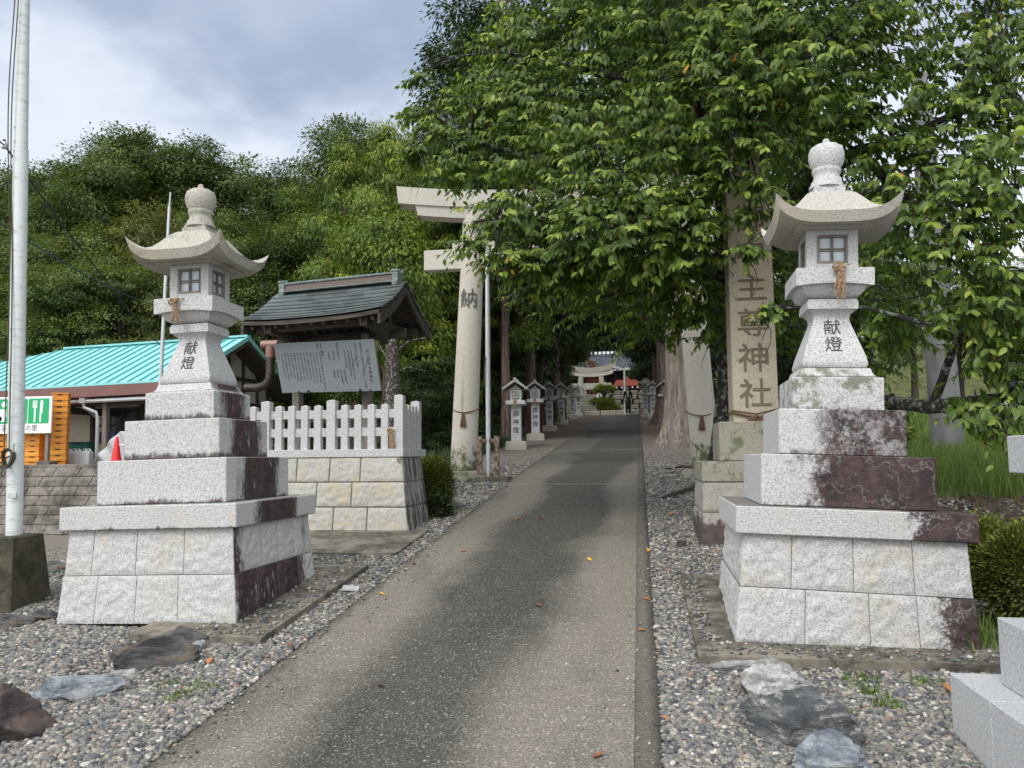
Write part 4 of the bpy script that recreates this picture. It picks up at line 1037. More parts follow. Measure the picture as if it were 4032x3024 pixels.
# ================================================================ PERSON
def skin_body(name, verts, edges, mat, parent, sub=2):
    me = bpy.data.meshes.new(name); me.from_pydata([v[0] for v in verts], edges, []); o = bpy.data.objects.new(name, me); sc.collection.objects.link(o)
    md = o.modifiers.new('skin', 'SKIN'); md.use_smooth_shade = True
    for i, v in enumerate(verts): me.skin_vertices[0].data[i].radius = v[1] if hasattr(v[1], '__len__') else (v[1], v[1])
    me.skin_vertices[0].data[0].use_root = True
    s = o.modifiers.new('sub', 'SUBSURF'); s.levels = s.render_levels = sub
    ev = o.evaluated_get(bpy.context.evaluated_depsgraph_get()); m2 = bpy.data.meshes.new_from_object(ev); m2.name = name
    bpy.data.objects.remove(o); o = bpy.data.objects.new(name, m2); sc.collection.objects.link(o); m2.materials.clear(); m2.materials.append(mat); o.parent = parent
    m2.polygons.foreach_set('use_smooth', [True] * len(m2.polygons)); return o
pp = gp(1361, 897); t = thing('person', 'woman in a black jacket, grey top and dark trousers walking down the driveway', 'person', (pp.x - .1, pp.y, zg(pp.x, pp.y)))
skin = material('skin', (.42, .26, .19), .6); blk = material('black_cloth', (.012, .012, .014), .9); gry = material('grey_cloth', (.30, .31, .33), .9); trs = material('dark_trousers', (.035, .035, .04), .9); hair = material('dark_hair', (.015, .012, .01), .6)
sk = [((0, 0, .92), (.13, .09)), ((0, 0, 1.08), (.115, .085)), ((0, .0, 1.28), (.135, .09)), ((0, .01, 1.38), (.08, .06)), ((0, 0, 1.44), .045), ((0, -.01, 1.52), (.068, .078)), ((0, -.005, 1.60), (.07, .085)), ((0, 0, 1.645), (.05, .06)),
      ((-.16, .01, 1.34), .05), ((-.21, .03, 1.10), .038), ((-.22, -.02, .86), .028), ((-.225, -.04, .78), .03), ((.16, .01, 1.34), .05), ((.22, .0, 1.10), .038), ((.21, -.12, .90), .028), ((.205, -.16, .83), .03),
      ((-.09, 0, .86), .085), ((-.09, -.10, .48), .055), ((-.09, -.06, .08), .036), ((-.09, -.16, .03), .03), ((.09, 0, .86), .085), ((.085, .05, .48), .055), ((.08, .18, .10), .036), ((.08, .10, .03), .03)]
ed = [(0, 1), (1, 2), (2, 3), (3, 4), (4, 5), (5, 6), (6, 7), (2, 8), (8, 9), (9, 10), (10, 11), (2, 12), (12, 13), (13, 14), (14, 15), (0, 16), (16, 17), (17, 18), (18, 19), (0, 20), (20, 21), (21, 22), (22, 23)]
skin_body('body', sk, ed, skin, t)
jk = [((0, 0, 1.0), (.155, .105)), ((0, 0, 1.15), (.145, .10)), ((0, .01, 1.33), (.155, .10)), ((-.165, .01, 1.35), .065), ((-.215, .03, 1.10), .055), ((-.222, -.01, .90), .046), ((.165, .01, 1.35), .065), ((.225, .0, 1.10), .055), ((.213, -.10, .93), .046), ((0, .015, .82), (.165, .11))]
skin_body('jacket', jk, [(0, 1), (1, 2), (2, 3), (3, 4), (4, 5), (2, 6), (6, 7), (7, 8), (0, 9)], blk, t)
MB().loft([(.07, 1.02, 0), (.075, 1.2, 0), (.055, 1.36, 0), (.03, 1.40, 0)], 3).build('shirt', gry, t).location = (0, -.075, 0)
tp = [((0, 0, .93), (.14, .10)), ((-.09, 0, .84), .10), ((-.09, -.10, .48), .075), ((-.09, -.06, .12), .06), ((.09, 0, .84), .10), ((.085, .05, .48), .075), ((.08, .18, .14), .06)]
skin_body('trousers', tp, [(0, 1), (1, 2), (2, 3), (0, 4), (4, 5), (5, 6)], trs, t)
mb = MB(); mb.lathe([(.02, 1.69), (.07, 1.675), (.092, 1.62), (.09, 1.56), (.075, 1.49), (.06, 1.46)][::-1], 14, (0, .03, 0)); mb.build('hair', hair, t)

# ================================================================ LEFT: TERRACE WALL, RESTAURANT, CRATES, SIGN
WY = 18.4; wz0 = -.5; wz1 = at(150, 1009, WY).z
wallm = material('dark_block_wall', lambda: (mix(ramp01(noise(tex(), 2.0, 5, .75), .35, .65), (.25, .23, .205), (.075, .065, .055)), noise(tex(), 30, 3, .7), .006))
t = thing('retaining_wall', 'dark weathered concrete block retaining wall below the restaurant', 'wall'); mb = MB()
rows = 8; rh = (wz1 - wz0) / rows; rr = random.Random(2)
for r_ in range(rows):
    x = -22.0 + (r_ % 2) * .35; lean = .35 * (r_ / rows)
    while x < -6.6:
        z = wz0 + r_ * rh; a = .12      # slanted vertical joints
        wdt = .72; y0 = WY - .35 + lean; y1 = y0 + .35 / rows
        mb.block((x, y0, z), (x + wdt, y0, z), (x + wdt + a, y1, z + rh), (x + a, y1, z + rh), .012, .02, 5, seed=int(x * 10) + r_, gap=.012, sc_=4)
        x += wdt
mb.prism([(WY - .30, wz0), (WY + 1.2, wz0), (WY + 1.2, wz1 - .01), (WY + .03, wz1 - .01)], 'x', -22, -6.6, m=1)
mb.build('blocks', [wallm, mortar], t)
mb = MB(); mb.box((-14.3, WY + .22, wz1 + .03), (15.4, .45, .08)); mb.build('cap', wallm, t, bevel=.01)
TZ = wz1 + .02
t = thing('restaurant_terrace', 'flat concrete terrace in front of the restaurant', 'terrace'); MB().box((-17, 26.5, TZ / 2 - .3), (21, 15.4, TZ + .6 - .02)).build('slab', concrete, t)

BY = R(-2.5); org = Vector((at(400, 793, 20.4).x, 20.4, TZ)); BT = -.022
t = thing('restaurant', 'low timber restaurant with a turquoise metal roof and a half-timbered gable', 'building', org, BY, tilt=BT); REST = t
eh = 2.42; rdg = eh + 1.72; dp = 3.5; L = 13.5; RL = 7.0
def quad(mb, p, th=.05):
    p = [Vector(q) for q in p]; n = (p[1] - p[0]).cross(p[-1] - p[0]).normalized(); k = len(p)
    mb.add(p + [q - n * th for q in p], [tuple(range(k)), tuple(range(2 * k - 1, k - 1, -1))] + [(i, i + k, (i + 1) % k + k, (i + 1) % k) for i in range(k)])
mb = MB()
quad(mb, [(-L, 0, eh), (0, 0, eh), (0, dp, rdg), (-RL - .0, dp, rdg)]); quad(mb, [(0, 2 * dp, eh), (-L, 2 * dp, eh), (-RL, dp, rdg), (0, dp, rdg)]); quad(mb, [(-L, 2 * dp, eh), (-L, 0, eh), (-RL, dp, rdg)])
mb.build('roof', teal_roof, t, ang=10)
mb = MB(); x = -.02
while x > -L:
    top = Vector((x, dp, rdg)) if x > -RL else Vector((x, dp * (1 - (-x - RL) / (L - RL)), eh + (rdg - eh) * (1 - (-x - RL) / (L - RL))))
    MB().bar(Vector((x, 0, eh + .015)), top + Vector((0, 0, .015)), .035, .05).build('seam_rib', teal_rib, t); x -= .36
mb = MB(); mb.bar((-RL, dp, rdg + .04), (.02, dp, rdg + .04), .22, .06); mb.bar((0, -.02, eh - .03), (0, dp, rdg - .03), .05, .14); mb.bar((0, 2 * dp, eh - .03), (0, dp, rdg - .03), .05, .14); mb.bar((-L, -.02, eh - .01), (.03, -.02, eh - .01), .05, .07)
mb.build('roof_trim', teal_roof, t)
mb = MB(); mb.bar((-L, -.06, eh - .21), (-.05, -.06, eh - .21), .04, .30); mb.bar((-L, -.28, eh - .40), (-.2, -.28, eh - .40), .5, .03); mb.build('fascia', brown_metal, t)
MB().tube([(-L, -.42, eh - .50), (-.4, -.42, eh - .53)], .06, 10).build('gutter', steel, t)
x0 = (230 - 400) * .000591 * 20.4
lxp = lambda px, Y=20.3: at(px, 900, Y).x - org.x
dps = MB(); xx = lxp(217)
dps.box((xx - .35, -.42, eh - .50), (.18, .16, .16)); dps.tube([(xx - .35, -.42, eh - .58), (xx - .35, -.4, eh - .7), (xx - .03, -.30, eh - .85), (xx, -.28, eh - 1.0), (xx, -.28, .25), (xx - .05, -.35, .10), (xx - .6, -.6, .02)], .05, 8); dps.build('downpipe', steel, t)
for x in (lxp(227), lxp(100), -6.7, -9.6): MB().box((x, -.12, (eh - .5) / 2), (.14, .14, eh - .5)).build('post', wood_grey, t)
MB().bar((-L, -.12, eh - .58), (-.2, -.12, eh - .58), .12, .16).build('eave_beam', wood_dark, t); MB().bar((lxp(226), -.12, eh - 1.2), (lxp(176), -.12, eh - .60), .09, .09).build('brace', wood_grey, t)
# front wall under the eave, with posts and a window
MB().box((-L / 2 - .4, 1.3, (eh - .1) / 2), (L - 1.0, .12, eh - .1)).build('front_wall', plaster, t)
for x in (lxp(300, 21.6), lxp(190, 21.6), lxp(120, 21.6), -6.6, -9): MB().box((x, 1.21, (eh - .1) / 2), (.13, .06, eh - .1)).build('wall_post', wood_dark, t)
MB().box((-3.6, .55, eh - .75), (.15, 1.4, .18)).build('tie_beam', wood_dark, t)
wc = lxp(248, 21.6); ww = lxp(296, 21.6) - lxp(202, 21.6)
f = MB(); f.box((wc, 1.17, 1.28), (ww, .12, 1.05)); f = f.build('window_frame', wood_dark, t)
for i in range(3):
    for j in range(2): MB().box((wc + (i - 1) * ww * .31, 1.10, 1.04 + j * .46), (ww * .27, .02, .40)).build('window_pane', glass_dark, f)
# gable end: white plaster between dark timbers
gx = -.75
MB().prism([(.9, 0), (2 * dp - .9, 0), (2 * dp - .9, eh + .2), (dp, rdg - .22), (.9, eh + .2)], 'x', gx - .12, gx).build('gable_wall', plaster_white, t)
for y in (.95, 1.7, 2.6, 3.5, 4.4, 5.3, 6.0):
    top = eh + .25 + (1 - abs(y - dp) / dp) * 1.2
    MB().box((gx + .03, y, top / 2), (.06, .13, top)).build('gable_post', wood_dark, t)
for z, w_ in ((1.05, .16), (2.0, .14), (2.85, .12)):
    a = .9 if z < 2.5 else dp - (rdg - z) / (rdg - eh) * dp + .1; MB().box((gx + .045, dp, z), (.07, 2 * (dp - a), w_)).build('gable_beam', wood_dark, t)
MB().bar((gx + .3, 0.2, eh - .12), (gx + .3, dp, rdg - .2), .9, .06).build('verge_board', wood_dark, t); MB().bar((gx + .3, 2 * dp - .2, eh - .12), (gx + .3, dp, rdg - .2), .9, .06).build('verge_board', wood_dark, t)
MB().box((gx + .04, 2.15, .55), (.07, .75, .85)).build('brick_panel', brick_tan, t)
mb = MB(); mb.box((gx + .25, 4.2, .62), (.5, 3.2, .08)); mb.build('lean_to_roof', steel, t)
# bracket of the electric service line
MB().bar((gx - .0, .5, eh - .05), (gx + .5, .3, eh - .05), .03, .03).build('cable_bracket', steel, t)

# stove pipe
yst = 15.6; a = at(583, 742, yst); b_ = at(583, 833, yst); c = at(527, 836, 16.6)
t = thing('stove_pipe', 'black enamel stove pipe with a copper coloured tee, rising beside the gable', 'stove pipe')
yb = 22.5; A, B2, C2 = at(584, 745, yb), at(583, 829, yb), at(530, 838, yb)
r0 = .135
MB().tube([C2, B2 + Vector((-.42, 0, -.12)), B2 + Vector((-.18, 0, -.06)), B2 + Vector((-.03, 0, .10)), B2 + Vector((0, 0, .32)), A + Vector((0, 0, -.35))], r0, 16).build('pipe', rust_pipe, t, ang=50)
mb = MB(); mb.tube([A + Vector((0, 0, -.40)), A + Vector((0, 0, -.02))], r0 + .012, 16); mb.tube([A + Vector((-.27, 0, 0)), A + Vector((.27, 0, 0))], r0 + .01, 16); mb.build('tee', material('copper_tee', (.22, .12, .10), .4, .5, .3), t, ang=50)
MB().bar(B2 + Vector((0, 0, .9)), B2 + Vector((.9, 1.2, .9)), .03, .03).build('stay', steel, t)

# service cables
def cable(name, pts, r, m, label):
    mb = MB(); mb.tube(pts, r, 6); tag(mb.build(name, m), label, 'cable')
def sag(a, b, s_, n=24): return [a.lerp(b, i / n) - Vector((0, 0, s_ * 4 * (i / n) * (1 - i / n))) for i in range(n + 1)]
bulb = at(9, 313, 9.0)
cable('overhead_cable', sag(bulb, at(352, 752, 20.1), .12), .014, wire_m, 'dark cable running down from the upper left to the restaurant roof')
cable('overhead_cable', sag(at(-30, 462, 8.5), at(395, 672, 21.5), .25), .009, wire_blue, 'thin blue cable sloping behind the left stone lantern')
cable('overhead_cable', sag(at(-60, 250, 7.0), bulb, .02, 4), .010, wire_m, 'short black cable from the frame edge to the grey insulator')
t = thing('cable_insulator', 'small grey rounded insulator on the cable at the upper left edge', 'insulator', bulb)
MB().lathe([(.012, -.06), (.036, -.04), (.040, 0), (.030, .035), (.012, .05)], 14).build('bell', steel, t); MB().lathe([(.018, .05), (.018, .075), (.0, .08)], 10).build('cap', black_metal, t)
p = at(366, 445, 17.5); q = at(344, 832, 17.5)
t = thing('steel_pole', 'thin grey steel pole standing behind the left stone lantern', 'pole', (q.x, q.y, 0))
MB().tube([(0, 0, .9), (0, 0, 2.0), (p.x - q.x, 0, p.z)], [.055, .052, .035], 10).build('pole', steel, t); MB().tube([(p.x - q.x, 0, p.z - .02), (p.x - q.x + .02, 0, p.z + .35)], .02, 8).build('tip', steel, t)
MB().box((0, 0, 1.0), (.3, .3, .3)).build('footing', concrete, t); t.location.z = .0

# direction sign with pictograms
SGY = 18.95; s0, s1 = at(-62, 897, SGY), at(112.5, 897, SGY); zt_, zb_ = at(60, 857, SGY).z, at(60, 936.5, SGY).z
t = thing('pictogram_sign', 'white sign board with green pictogram squares and black Japanese writing on grey posts', 'sign', ((s0.x + s1.x) / 2, SGY, 0)); wS = s1.x - s0.x
MB().box((0, 0, (zt_ + zb_) / 2), (wS, .05, zt_ - zb_)).build('board', white_pt, t, bevel=.008)
X_ = lambda px: at(px, 897, SGY).x - t.location.x
def sq(px0, px1, name='pictogram'):
    x0, x1 = X_(px0), X_(px1); z0, z1 = at(60, 915, SGY).z, at(60, 861.5, SGY).z; r = .035; pts = []
    for cx_, cz_, a0 in ((x1 - r, z1 - r, 0), (x0 + r, z1 - r, 90), (x0 + r, z0 + r, 180), (x1 - r, z0 + r, 270)):
        for k_ in range(5): a = R(a0 + k_ * 22.5); pts.append((cx_ + r * math.cos(a), cz_ + r * math.sin(a)))
    return MB().prism(pts, 'y', -.032, -.026).build(name, sign_green, t, smooth=False), x0, x1, z0, z1
def flat(polys, par, name='symbol'):
    mb = MB()
    for p_ in polys: mb.prism(p_, 'y', -.037, -.033)
    mb.build(name, white_pt, par, smooth=False)
def circ(cx_, cz_, r, n=14): return [(cx_ + r * math.cos(2 * math.pi * i / n), cz_ + r * math.sin(2 * math.pi * i / n)) for i in range(n)]
o_, x0, x1, z0, z1 = sq(62.5, 107); w_, h_ = x1 - x0, z1 - z0; U2 = lambda u, v: (x0 + u * w_, z0 + v * h_)
polys = [[U2(.285, .06), U2(.37, .06), U2(.37, .62), U2(.285, .62)], [U2(.235, .62), U2(.42, .62), U2(.44, .70), U2(.215, .70)]]
for u in (.215, .275, .335, .395): polys.append([U2(u, .70), U2(u + .035, .70), U2(u + .035, .92), U2(u, .92)])
polys.append([U2(.56, .06), U2(.65, .06), U2(.65, .40), U2(.70, .42), U2(.72, .85), U2(.68, .93), U2(.61, .93), U2(.58, .85), U2(.57, .40)])
flat(polys, o_)
o_, x0, x1, z0, z1 = sq(20.5, 60.5); w_, h_ = x1 - x0, z1 - z0
flat([[U2(.2, .30), U2(.68, .30), U2(.72, .70), U2(.16, .70)], [U2(.12, .16), U2(.76, .16), U2(.76, .22), U2(.12, .22)], circ(*U2(.74, .52), .09 * w_ * 1.4)], o_)
o_, x0, x1, z0, z1 = sq(-25, 18.8); w_, h_ = x1 - x0, z1 - z0
flat([circ(*U2(.80, .78), .085 * w_ * 1.5), [U2(.42, .56), U2(.70, .60), U2(.92, .60), U2(.95, .30), U2(.85, .08), U2(.55, .10), U2(.62, .34), U2(.40, .44)], circ(*U2(.62, .20), .11 * w_), [U2(.1, .1), U2(.4, .1), U2(.4, .18), U2(.1, .18)]], o_)
s_ = text_mesh('水茎焼陶芸の里', (at(76.5, 926, SGY).x - at(63.6, 926, SGY).x) * 1.02, False, .001, 1, 0)
MB().add([(v[0] + X_(37.8), v[1] - .028, v[2] + at(40, 926, SGY).z) for v in s_.v], s_.f).build('inscription', material('sign_ink', (.06, .07, .09), .7), t)
for px in (-35, 101):
    MB().box((X_(px), .08, (zt_ + TZ) / 2), (.09, .09, zt_ - TZ)).build('post', wood_grey, t); MB().box((X_(px), .08, TZ + .07), (.42, .3, .14)).build('foot', concrete, t, bevel=.01)

# stacked plastic crates
def crate_parts(m, label, w_=.40, d_=.50, h_=.185):
    t = thing('bread_crate', label, 'crate'); mb = MB(); th = .012
    for s_ in (-1, 1):
        for (c, dd) in (((0, s_ * (d_ / 2 - .01), .012), (w_ - .02, .012, .024)), ((0, s_ * (d_ / 2 - .005), h_ - .022), (w_ + .03, .045, .03)), ((0, s_ * (d_ / 2 - .012), h_ / 2), (w_ - .02, .008, h_ - .02))): mb.box(c, dd)
        for (c, dd) in (((s_ * (w_ / 2 - .01), 0, .012), (.02, d_ - .042, .024)), ((s_ * (w_ / 2 - .005), 0, h_ - .022), (.045, d_ - .062, .03)), ((s_ * (w_ / 2 - .012), 0, h_ / 2), (.008, d_ - .045, h_ - .02))): mb.box(c, dd)
        for u in (-.5, -.28, .28, .5): mb.box((u * (w_ - .02), s_ * (d_ / 2 - .004), h_ / 2), (.016, .012, h_ - .05))
        for u in (-.5, -.25, 0, .25, .5): mb.box((s_ * (w_ / 2 - .003), u * (d_ - .06), h_ / 2), (.012, .014, h_ - .05))
    mb.box((0, 0, .008), (w_ - .04, d_ - .05, .006)); mb.build('shell', m, t)
    MB().box((0, -d_ / 2 - .004, h_ - .062), (w_ * .30, .010, .034)).build('handle_slot', black_metal, t)
    return t
CG = 'orange bread crates stacked on the restaurant terrace'
c0_ = crate_parts(orange_pl, 'orange bread crate')
def stack(px, py0, py1, Y, n, rz, where, first=False):
    b = at(px, py0, Y); h = (at(px, py1, Y).z - b.z) / n; k = h / .185
    for i in range(n):
        M = XF((b.x + random.uniform(-.006, .006), Y, TZ + .01 + i * h), rz + random.uniform(-.02, .02), (1, 1, k))
        word = {0: 'lowest', n - 1: 'topmost'}.get(i, ['', 'second', 'third', 'fourth', 'fifth', 'sixth', 'seventh', 'eighth', 'ninth', 'tenth', 'eleventh', 'twelfth'][i] + ' from the bottom')
        lab = f'orange bread crate, {word} crate of the {where}'
        if first and i == 0: c0_.matrix_world = M; c0_['label'] = lab; c0_['group'] = CG
        else: dup(c0_, M, lab, CG)
stack(126, 1004, 848, 19.6, 12, .55, 'tall stack by the sign', True)
stack(80, 1004, 935, 19.5, 6, .12, 'low stack right of the flagpole')
stack(51, 1004, 933, 19.75, 6, .12, 'low stack behind the flagpole')
stack(12, 1004, 935, 19.4, 6, .12, 'stack left of the flagpole')
stack(-4, 1004, 935, 19.9, 6, .12, 'leftmost stack cut by the frame')
g = crate_parts(green_pl, 'dark green plastic crate standing on milky jugs beside the orange stack', .50, .36, .33); g.matrix_world = XF((at(171, 950, 20.4).x, 20.5, at(171, 975, 20.4).z), 0, (1.25, 1, .85)); g['category'] = 'crate'
g = crate_parts(navy_pl, 'navy blue plastic crate on the terrace behind the traffic cone', .50, .36, .33); g.matrix_world = XF((at(240, 950, 20.6).x, 20.6, at(240, 955, 20.6).z), 0, (1, 1, .9))
def jug(px, i, lab):
    b = at(px, 1003, 20.0); t = thing('water_jug', lab, 'jug', (b.x, 20.0 + .05 * (i % 2), TZ), random.uniform(-.2, .2), 'milky plastic jugs in a row on the terrace')
    MB().loft([(.095, 0, 0), (.10, .05, 0), (.10, .36, 0), (.06, .42, 0)], 3).build('body', clear_pl, t, bevel=.01); mb = MB(); mb.tube([(-.05, 0, .41), (-.045, 0, .48), (.02, 0, .48), (.04, 0, .41)], .012, 6); mb.build('handle', clear_pl, t); MB().lathe([(.028, .42), (.028, .46), (0, .465)], 10, (.055, 0, 0)).build('cap', white_pt, t)
for i, px in enumerate((147, 157, 168, 179, 190)): jug(px, i, ['milky plastic jug leftmost in the row, against the orange crates', 'milky plastic jug second in the row under the green crate', 'milky plastic jug in the middle of the row', 'milky plastic jug fourth in the row, under the right end of the green crate', 'milky plastic jug rightmost in the row, beside the downpipe'][i])
c = at(251, 992, 19.3); t = thing('traffic_cone', 'red traffic cone on the terrace left of the big stone lantern', 'traffic cone', (c.x, 19.3, TZ)); hc = at(251, 943, 19.3).z - TZ
MB().box((0, 0, .02), (.36, .36, .04)).build('base', red_pl, t, bevel=.01); MB().lathe([(.145, .04), (.035, hc - .01), (.03, hc), (0, hc)], 20).build('cone', red_pl, t); MB().tube([(0, 0, hc * .72), (.5, .1, hc * .70)], .018, 8).build('bar', white_pt, t)
t = thing('plastic_sheet', 'crumpled translucent plastic cover behind the traffic cone', 'sheet', (at(243, 990, 19.8).x, 19.9, TZ)); mb = MB()
vs = [((u - .5) * 1.0, .06 * math.sin(u * 17 + v * 5), v * .95 * (.35 + .65 * min(1, u * 1.7))) for v in [i / 10 for i in range(11)] for u in [i / 16 for i in range(17)]]
mb.add(vs, [(j * 17 + i, j * 17 + i + 1, (j + 1) * 17 + i + 1, (j + 1) * 17 + i) for j in range(10) for i in range(16)]); o_ = mb.build('sheet', clear_pl, t); md = o_.modifiers.new('s', 'SOLIDIFY'); md.thickness = .004

# ================================================================ THE BIG WHITE FLAGPOLE ON ITS CONCRETE BLOCK
PY = 5.55; a = at(31, 1150, PY); b = at(51, 0, PY); z0 = zg(a.x, PY) - .05
t = thing('flagpole', 'weathered white flagpole with a coiled rope, standing on a dark concrete block', 'flagpole', (a.x, PY, 0)); dv = Vector((b.x - a.x, 0, b.z - a.z))
P0 = Vector((0, 0, a.z - .02)); up = dv.normalized(); Lp = dv.length
r0, r1 = 37 / 2 * .000591 * PY * .98, 28 / 2 * .000591 * PY
sp = .71
MB().tube([P0, P0 + up * Lp * sp], [r0, r0 * .93], 28).build('lower_tube', white_pole, t, ang=60)
MB().tube([P0 + up * (Lp * sp - .06), P0 + up * Lp * 1.0, P0 + up * Lp * 1.6], [r0 * .86, r1, r1 * .85], 28).build('upper_tube', white_pole, t, ang=60)
for h, s_ in ((Lp * sp - .03, .6), (Lp * sp + .05, .5), (Lp * sp + .17, .5)): MB().lathe([(.008, 0), (.008, .006), (0, .008)], 8, P0 + up * h + Vector((-.03 * s_, -r0 * .88, 0))).build('bolt', steel, t)
q = Matrix.Rotation(0, 3, 'Z')
mb = MB(); mb.box(P0 + up * .315 + Vector((.025, -r0 * .93, 0)), (.075, .012, .045)); mb.build('name_plate', steel, t, bevel=.002)
cz = at(42, 985, PY).z
mb = MB(); mb.box((.035, -r0 - .02, cz), (.022, .03, .07)); mb.bar((.03, -r0 - .045, cz - .10), (.045, -r0 - .045, cz + .10), .018, .018); mb.build('cleat', steel, t, bevel=.003)
mb = MB(); rr = random.Random(9)
for j in range(7):
    rx_, rz_ = .036 + rr.random() * .014, .062 + rr.random() * .018; ox = rr.uniform(-.008, .008)
    mb.tube([(.01 + ox + rx_ * math.cos(a_), -r0 - .03 - .006 * j + .01 * math.sin(a_ * 2), cz - .02 + rz_ * math.sin(a_)) for a_ in [i * math.pi / 10 for i in range(21)]], .0055, 6)
mb.tube([(.01, -r0 - .03, cz), (-.045, -r0 - .02, cz - .02), (-.075, -r0, cz + .0), (-.06, -r0 - .03, cz - .05), (-.04, -r0 - .04, cz - .10), (-.065, -r0 - .03, cz - .14), (-.06, -r0 - .02, cz - .16)], .006, 6)
mb.build('coiled_rope', rope_green, t)
mb = MB()
for o0, dd in ((-.035, 0), (.0, .5)):
    pts = []
    for i in range(60):
        u = i / 59; h = cz + .05 + u * (P0.z + Lp * 1.3 - cz); k_ = (h - P0.z) / dv.z
        pts.append((dv.x * k_ + o0 * (1 - .4 * u) + .02 * math.sin(u * 9 + dd) - .005, -r0 - .012 - .01 * math.sin(u * 14), h))
    mb.tube(pts, .0048, 5)
mb.build('halyard', rope_green, t)
bb = at(0, 1150, PY).x; zt2 = a.z - .02
MB().loft([(.235, z0 - .2, 0), (.225, z0, 0), (.165, zt2, 0)], 3).build('concrete_block', concrete_dark, t, bevel=.012).location = (-.035, .0, 0)

# ================================================================ RIGHT: CONCRETE UTILITY POLE, FOREGROUND MONUMENT
UY = 13.3; a = at(2052, 1033, UY); b = at(1995, 300, UY)
t = thing('utility_pole', 'thick grey concrete utility pole behind the cherry leaves at the right', 'utility pole', (a.x, UY, zg(a.x, UY) - .1))
dz_ = b.z - a.z; r_a = 31 * .000591 * UY
pol_m = material('pole_concrete', lambda: (mix(ramp01(noise(scl(tex(), 2, 2, .6), 2, 4, .6), .35, .7), (.20, .205, .20), (.12, .125, .12)), None), .85)
MB().tube([(0, 0, 0), ((b.x - a.x) * .5, 0, dz_ * .5), (b.x - a.x, 0, dz_ + .1), ((b.x - a.x) * 1.15, 0, dz_ * 1.15)], [r_a, r_a * .83, r_a * .66, r_a * .5], 24).build('pole', pol_m, t, ang=50)
MB().tube([(.03, 0, 2.2), (.0, 0, 2.26)], [r_a * .97, r_a * .97], 24).build('steel_band', steel, t)

t = thing('stone_monument', 'pale new granite monument on stepped blocks, cut off by the right edge of the photo', 'monument')
def blk(name, x0, x1, y0, y1, z0, z1): return MB().box(((x0 + x1) / 2, (y0 + y1) / 2, (z0 + z1) / 2), (x1 - x0, y1 - y0, z1 - z0)).build(name, granite_new, t, bevel=.004)
m0 = gp(2059, 1582); za = at(2059, 1453, m0.y).z
d_ = ray(2163, 1478); k_ = (za - CAMZ) / d_.z; m1 = Vector((d_.x * k_, d_.y * k_, za)); zb_ = at(2163, 1333, m1.y).z
m2 = at(2174, 942, m1.y - .03); zc0 = at(2174, 1021, m1.y - .03).z
blk('lower_block', m0.x, m0.x + 1.6, m0.y - .42, m0.y, m0.z - .2, za); blk('lower_block', m0.x, m0.x + 1.6, m0.y - 1.8, m0.y - .425, m0.z - .2, za)
blk('middle_block', m1.x, m1.x + 1.35, m1.y - 1.4, m1.y, za + .0015, zb_)
blk('shaft', m1.x + .27, m1.x + 1.1, m1.y - 1.1, m1.y - .2, zb_ + .0015, zc0 - .002); blk('cap', m2.x, m2.x + 1.35, m1.y - 1.38, m1.y - .03, zc0, m2.z)
MON = (m0.x, m0.y)

# ================================================================ ROCKS
def rock_m(name, a, b, c=(.42, .43, .42)):
    def fn():
        o = tex(); n = noise(scl(o, 3, 3, 9), 1.2, 6, .72)
        q = mix(ramp01(n, .40, .56), a, b); q = mix(ramp01(noise(scl(o, 5, 5, 12), 1, 6, .8), .50, .62) * .8, q, c); q = mix(ramp01(noise(o, 30, 4, .8), .5, .62) * .4, q, (.05, .05, .05))
        return q, noise(scl(o, 6, 6, 22), 1.5, 6, .75), .03
    return material(name, fn, .7, .4)
RK = [rock_m('dark_schist', (.035, .035, .037), (.10, .105, .11), (.17, .12, .07)), rock_m('blue_grey_rock', (.12, .14, .17), (.26, .29, .33)), rock_m('pale_streaked_rock', (.20, .20, .19), (.46, .47, .46), (.10, .10, .10)), rock_m('brown_black_rock', (.035, .025, .025), (.09, .07, .065), (.13, .08, .06)), rock_m('white_veined_rock', (.05, .055, .06), (.13, .135, .14), (.50, .49, .46))]
def rock(px, py, sx, sy, sz, rz, m, seed, label, sink=.35, rough=.5):
    p = gp(px, py); bm = bmesh.new(); bmesh.ops.create_icosphere(bm, subdivisions=4, radius=.5)
    rr = random.Random(seed); pl = [(Vector((rr.gauss(0, 1), rr.gauss(0, 1), rr.gauss(0, .8) + .15)).normalized(), .27 + rr.random() * .15) for _ in range(11)]
    for v in bm.verts:
        q = v.co.copy()
        for n_, d_ in pl:
            e = q.dot(n_) - d_
            if e > 0: q -= n_ * e * .97
        q *= 1 + rough * .5 * mnoise.noise(q * 3.2 + Vector((seed, 0, 0))) + rough * .22 * mnoise.noise(Vector((q.x * 9, q.y * 9, q.z * 22)) + Vector((seed * 2, 0, 0)))
        v.co = Vector((q.x * sx, q.y * sy, q.z * sz))
    me = bpy.data.meshes.new('rock'); bm.to_mesh(me); bm.free(); me.materials.append(RK[m])
    me.polygons.foreach_set('use_smooth', [True] * len(me.polygons)); me.set_sharp_from_angle(angle=R(24))
    o = bpy.data.objects.new('rock', me); sc.collection.objects.link(o); o.location = (p.x, p.y, zg(p.x, p.y) + sz * (.5 - sink)); o.rotation_euler = (rr.uniform(-.1, .1), rr.uniform(-.12, .12), rz)
    return tag(o, label, 'rock', 'boulders edging the gravel beds')
rock(345, 1432, .62, .30, .30, .45, 0, 3, 'dark slaty boulder with brown lichen before the left lantern base', .45)
rock(400, 1392, .42, .22, .22, .1, 0, 14, 'dark wedge-shaped boulder leaning on the slaty one near the concrete pad', .45)
rock(432, 1402, .13, .12, .10, .6, 2, 5, 'small tan stone tucked at the right end of the dark boulders')
